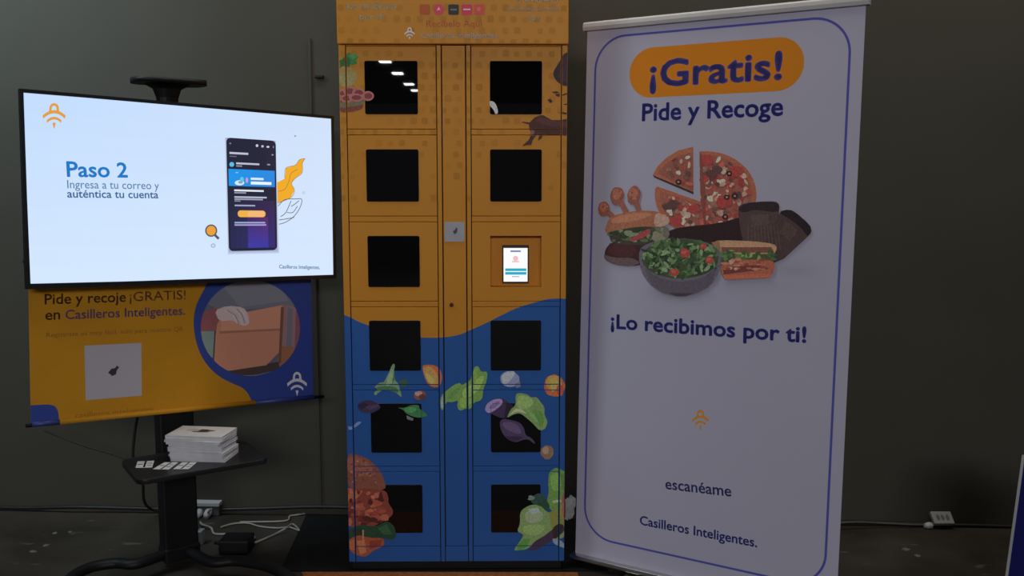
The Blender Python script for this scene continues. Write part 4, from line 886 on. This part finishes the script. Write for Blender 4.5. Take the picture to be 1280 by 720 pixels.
# socket strip at the wall behind the stand
ws = WL.uv(262, 634); so = thing('power_strip', 'pale wall power socket with two plugs, right of the stand column', 'power socket', WL.w(ws[0], ws[1] - .03, 0))
p_, q_ = WL.uv(245, 641), WL.uv(277, 626)
MB().sbox(WL, p_[0], p_[1], q_[0], q_[1], 0, .035).build('housing', mat('grey_plastic', (.10, .10, .10), .5), so, .004)
MB().sbox(WL, p_[0] - .002, q_[1] - .012, q_[0] + .004, q_[1] + .004, 0, .042).build('cover_ridge', M['plate'], so, .002)
for x in (254, 265):
    a_ = WL.uv(x, 636); MB().tube([WL.w(a_[0], a_[1], .034), WL.w(a_[0], a_[1] - .006, .06), WL.w(a_[0], a_[1] - .012, .075)], [.017, .016, .008], 12).build('plug', M['plate'], so)
def fl_path(L, z=.006): return smooth_path([flat(x, y, zz_) if not isinstance(h_, str) else wallp(x, y, zz_) for x, y, zz_, h_ in [(p + (z, 0))[:4] if len(p) == 2 else (p[0], p[1], p[2], p[3] if len(p) > 3 else 0) for p in L]], 6)
def cable(L, r, m, label, name='cable', grp=None):
    return tag(MB().tube(fl_path(L), r, 7).build(name, m), label, 'cable', grp)
cable([(264, 636, .078, 'w'), (252, 650, .05, 'w'), (252, 655, .02), (264, 660, .006), (268, 667, .006), (283, 667.6, .006)], .0045, M['wcable'], 'white power cable dropping from the plug beside the stand column')
cable([(276, 659), (292, 654.5), (310, 654), (325, 658), (345, 660), (362, 659), (374, 663, .009, 0), (366, 655, .009, 0), (358, 659.6, .013, 0)], .0036, M['wcable'], 'white cable curving across the floor, upper of the tangle near the lockers')
cable([(300, 652.4), (330, 652.2), (352, 651.5), (361, 649.5), (362, 645), (372, 643.5), (384, 641)], .0036, M['wcable'], 'thin pale cable lying nearest the wall between stand and lockers')
cable([(357, 660.5, .02, 0), (345, 667), (332, 673), (318, 678.4), (312, 677), (318, 673), (316, 670.5), (307, 669.5)], .0042, M['wcable'], 'white cable with a hooked end beside the black power brick')
cable([(223, 680), (217, 680.5), (214, 684), (217, 688), (222, 690)], .0045, M['wcable'], 'short white cable loop showing left of the stand column')
MB_ = thing('power_brick', 'black power brick on the floor behind the stand leg', 'power brick', flat(291, 690))
e0, e1 = flat(273, 694), flat(310, 694)
du_ = (e1 - e0).normalized(); dv_ = Vector((-du_.y, du_.x, 0))
MB().box(e0, du_ * (e1 - e0).length, dv_ * .10, (0, 0, .055)).build('case', M['black'], MB_, .006)
MB().tube([e0 + dv_ * .05 + Vector((0, 0, .03)), e0 + dv_ * .05 - du_ * .03 + Vector((0, 0, .03))], [.012, .006], 10).build('strain_relief', M['black'], MB_)
wp = thing('adapter', 'small white adapter on the floor against the stand column', 'adapter', flat(250, 681))
e0, e1 = flat(246, 682), flat(254, 681)
MB().box(e0, (e1 - e0), Vector((0, .04, 0)), (-.004, 0, .055)).build('case', M['plate'], wp, .004)
for s2 in (.012, .026): MB().box(e0 + Vector((.006, s2, .054)), (.003, 0, 0), (0, .002, 0), (0, 0, .014)).build('prong', M['chrome'], wp)
# black cables along the foot of the wall
cable([(-30, 633.5, .012, 'w'), (30, 635, .012, 'w'), (90, 634, .02, 'w'), (150, 635, .012, 'w'), (200, 636.5, .012, 'w'), (250, 637.5, .014, 'w'), (330, 635.5, .012, 'w'), (400, 633.5, .012, 'w'), (480, 636, .012, 'w')], .008, M['cable'], 'black cable along the wall foot behind the television stand')
cable([(38, 637), (70, 635.6), (110, 636.4), (150, 637.6)], .0035, mat('grey_cable', (.12, .115, .10), .5), 'thin grey cable on the floor beside the black wall cable, far left')
cable([(1040, 652.5, .012, 'w'), (1080, 653.2, .012, 'w'), (1130, 654.6, .012, 'w'), (1200, 656.5, .012, 'w'), (1300, 658.5, .012, 'w')], .008, M['cable'], 'black cable along the wall foot right of the white banner')
cable([(1050, 653.5, .03, 0), (1075, 652.5, .03, 0), (1105, 654, .02, 0), (1150, 656, .012, 0), (1163, 653, .02, 0)], .004, mat('dull_cable', (.09, .088, .08), .5), 'thin pale cable running to the socket box right of the banner')
cable([(172, 520, .20, 'w'), (168, 545, .2, 'w'), (167, 575, .2, 'w')][:3] + [(178, 600, .2, 'w'), (180, 625, .16, 'w'), (190, 637, .06, 'w'), (215, 641, .02, 'w')], .006, M['cable'], 'black cord looping down behind the left end of the shelf')
cable([(55, 538, .3, 'w'), (80, 548, .28, 'w'), (110, 559, .27, 'w'), (150, 571, .25, 'w'), (190, 590, .24, 'w')], .0035, M['cable'], 'thin black cord sagging from the yellow banner to the shelf')
# conduit with bracket on the wall between television and lockers
cu0 = WL.uv(401.5, 636)[0]
cdt = thing('conduit', 'thin dark vertical conduit on the wall between television and lockers', 'conduit', WL.w(cu0, 0, .006))
MB().sbox(WL, cu0 - .005, .02, cu0 + .005, 2.02, 0, .008).build('pipe', mat('conduit_paint', (.045, .042, .034), .7), cdt, .002)
hk = WL.uv(401, 96); MB().sbox(WL, hk[0] - .022, hk[1] - .006, hk[0] + .014, hk[1] + .006, 0, .014).build('bracket', M['black'], cdt, .002)
# socket box at right
bo = thing('socket_box', 'pale tilted socket box on the floor against the right wall', 'socket box', flat(1181, 656))
q0 = [wallp(1168.5, 654.5, .05), wallp(1194, 654.5, .05), wallp(1188, 639, .012), wallp(1162.5, 639, .012)]
bx = MB().prism(q0, -(q0[1] - q0[0]).cross(q0[3] - q0[0]).normalized() * .022).build('box', mat('grey_white_plastic', (.30, .30, .30), .5), bo, .003)
nn = (q0[1] - q0[0]).cross(q0[3] - q0[0]).normalized()
def qb(a, b, h): return q0[0] * (1 - a) * (1 - b) + q0[1] * a * (1 - b) + q0[2] * a * b + q0[3] * (1 - a) * b + nn * h
for a in (.28, .5, .74):
    MB().prism([qb(a + .08 * math.cos(k * .5236), .5 + .24 * math.sin(k * .5236), 0) for k in range(12)], nn * .0015, True).build('socket', mat('socket_grey', (.12, .12, .12), .5), bo)
pg = thing('plug', 'small white plug lying left of the tilted socket box', 'plug', flat(1160, 657))
pp = flat(1160, 657, .014); MB().tube([pp + Vector((-.016, 0, 0)), pp, pp + Vector((.016, 0, .002))], [.009, .014, .012], 12).build('body', M['plate'], pg)
MB().tube([pp + Vector((.016, 0, .002)), pp + Vector((.026, 0, .002))], .003, 8).build('pin', M['chrome'], pg)
# paper scraps on the bare floor
for (x, y, s_, lb) in ((42, 690, .013, 'pale paper scrap on the floor near the left edge, lowest of the scraps'), (58, 682, .012, 'pale paper scrap on the floor left of the stand, second lowest'), (88, 665.5, .008, 'tiny pale scrap on the floor left of the stand, nearest the stand'), (68, 667, .009, 'tiny pale scrap on the floor at the left, nearest the wall'),
                       (1131, 687, .016, 'pale flat scrap on the floor right of the white banner, left one'), (1146, 695, .013, 'pale flat scrap on the floor right of the white banner, nearest the viewer')):
    c = flat(x, y, 0); rr_ = random.Random(int(x)); pts = [c + Vector((math.cos(k * 1.05) * s_ * rr_.uniform(.7, 1.4), math.sin(k * 1.05) * s_ * rr_.uniform(.6, 1.2), 0)) for k in range(6)]
    mb = MB(); k0 = [p + Vector((0, 0, rr_.uniform(.0015, .005))) for p in pts]
    mb.add(pts + k0 + [c + Vector((0, 0, .006)), c], [(i, (i + 1) % 6, 6 + (i + 1) % 6, 6 + i) for i in range(6)] + [(6 + i, 6 + (i + 1) % 6, 12) for i in range(6)] + [((i + 1) % 6, i, 13) for i in range(6)])
    tag(mb.build('paper_scrap', mat('dusty_paper', (.16, .155, .14), .8)), lb, 'paper scrap', 'scraps on the floor')
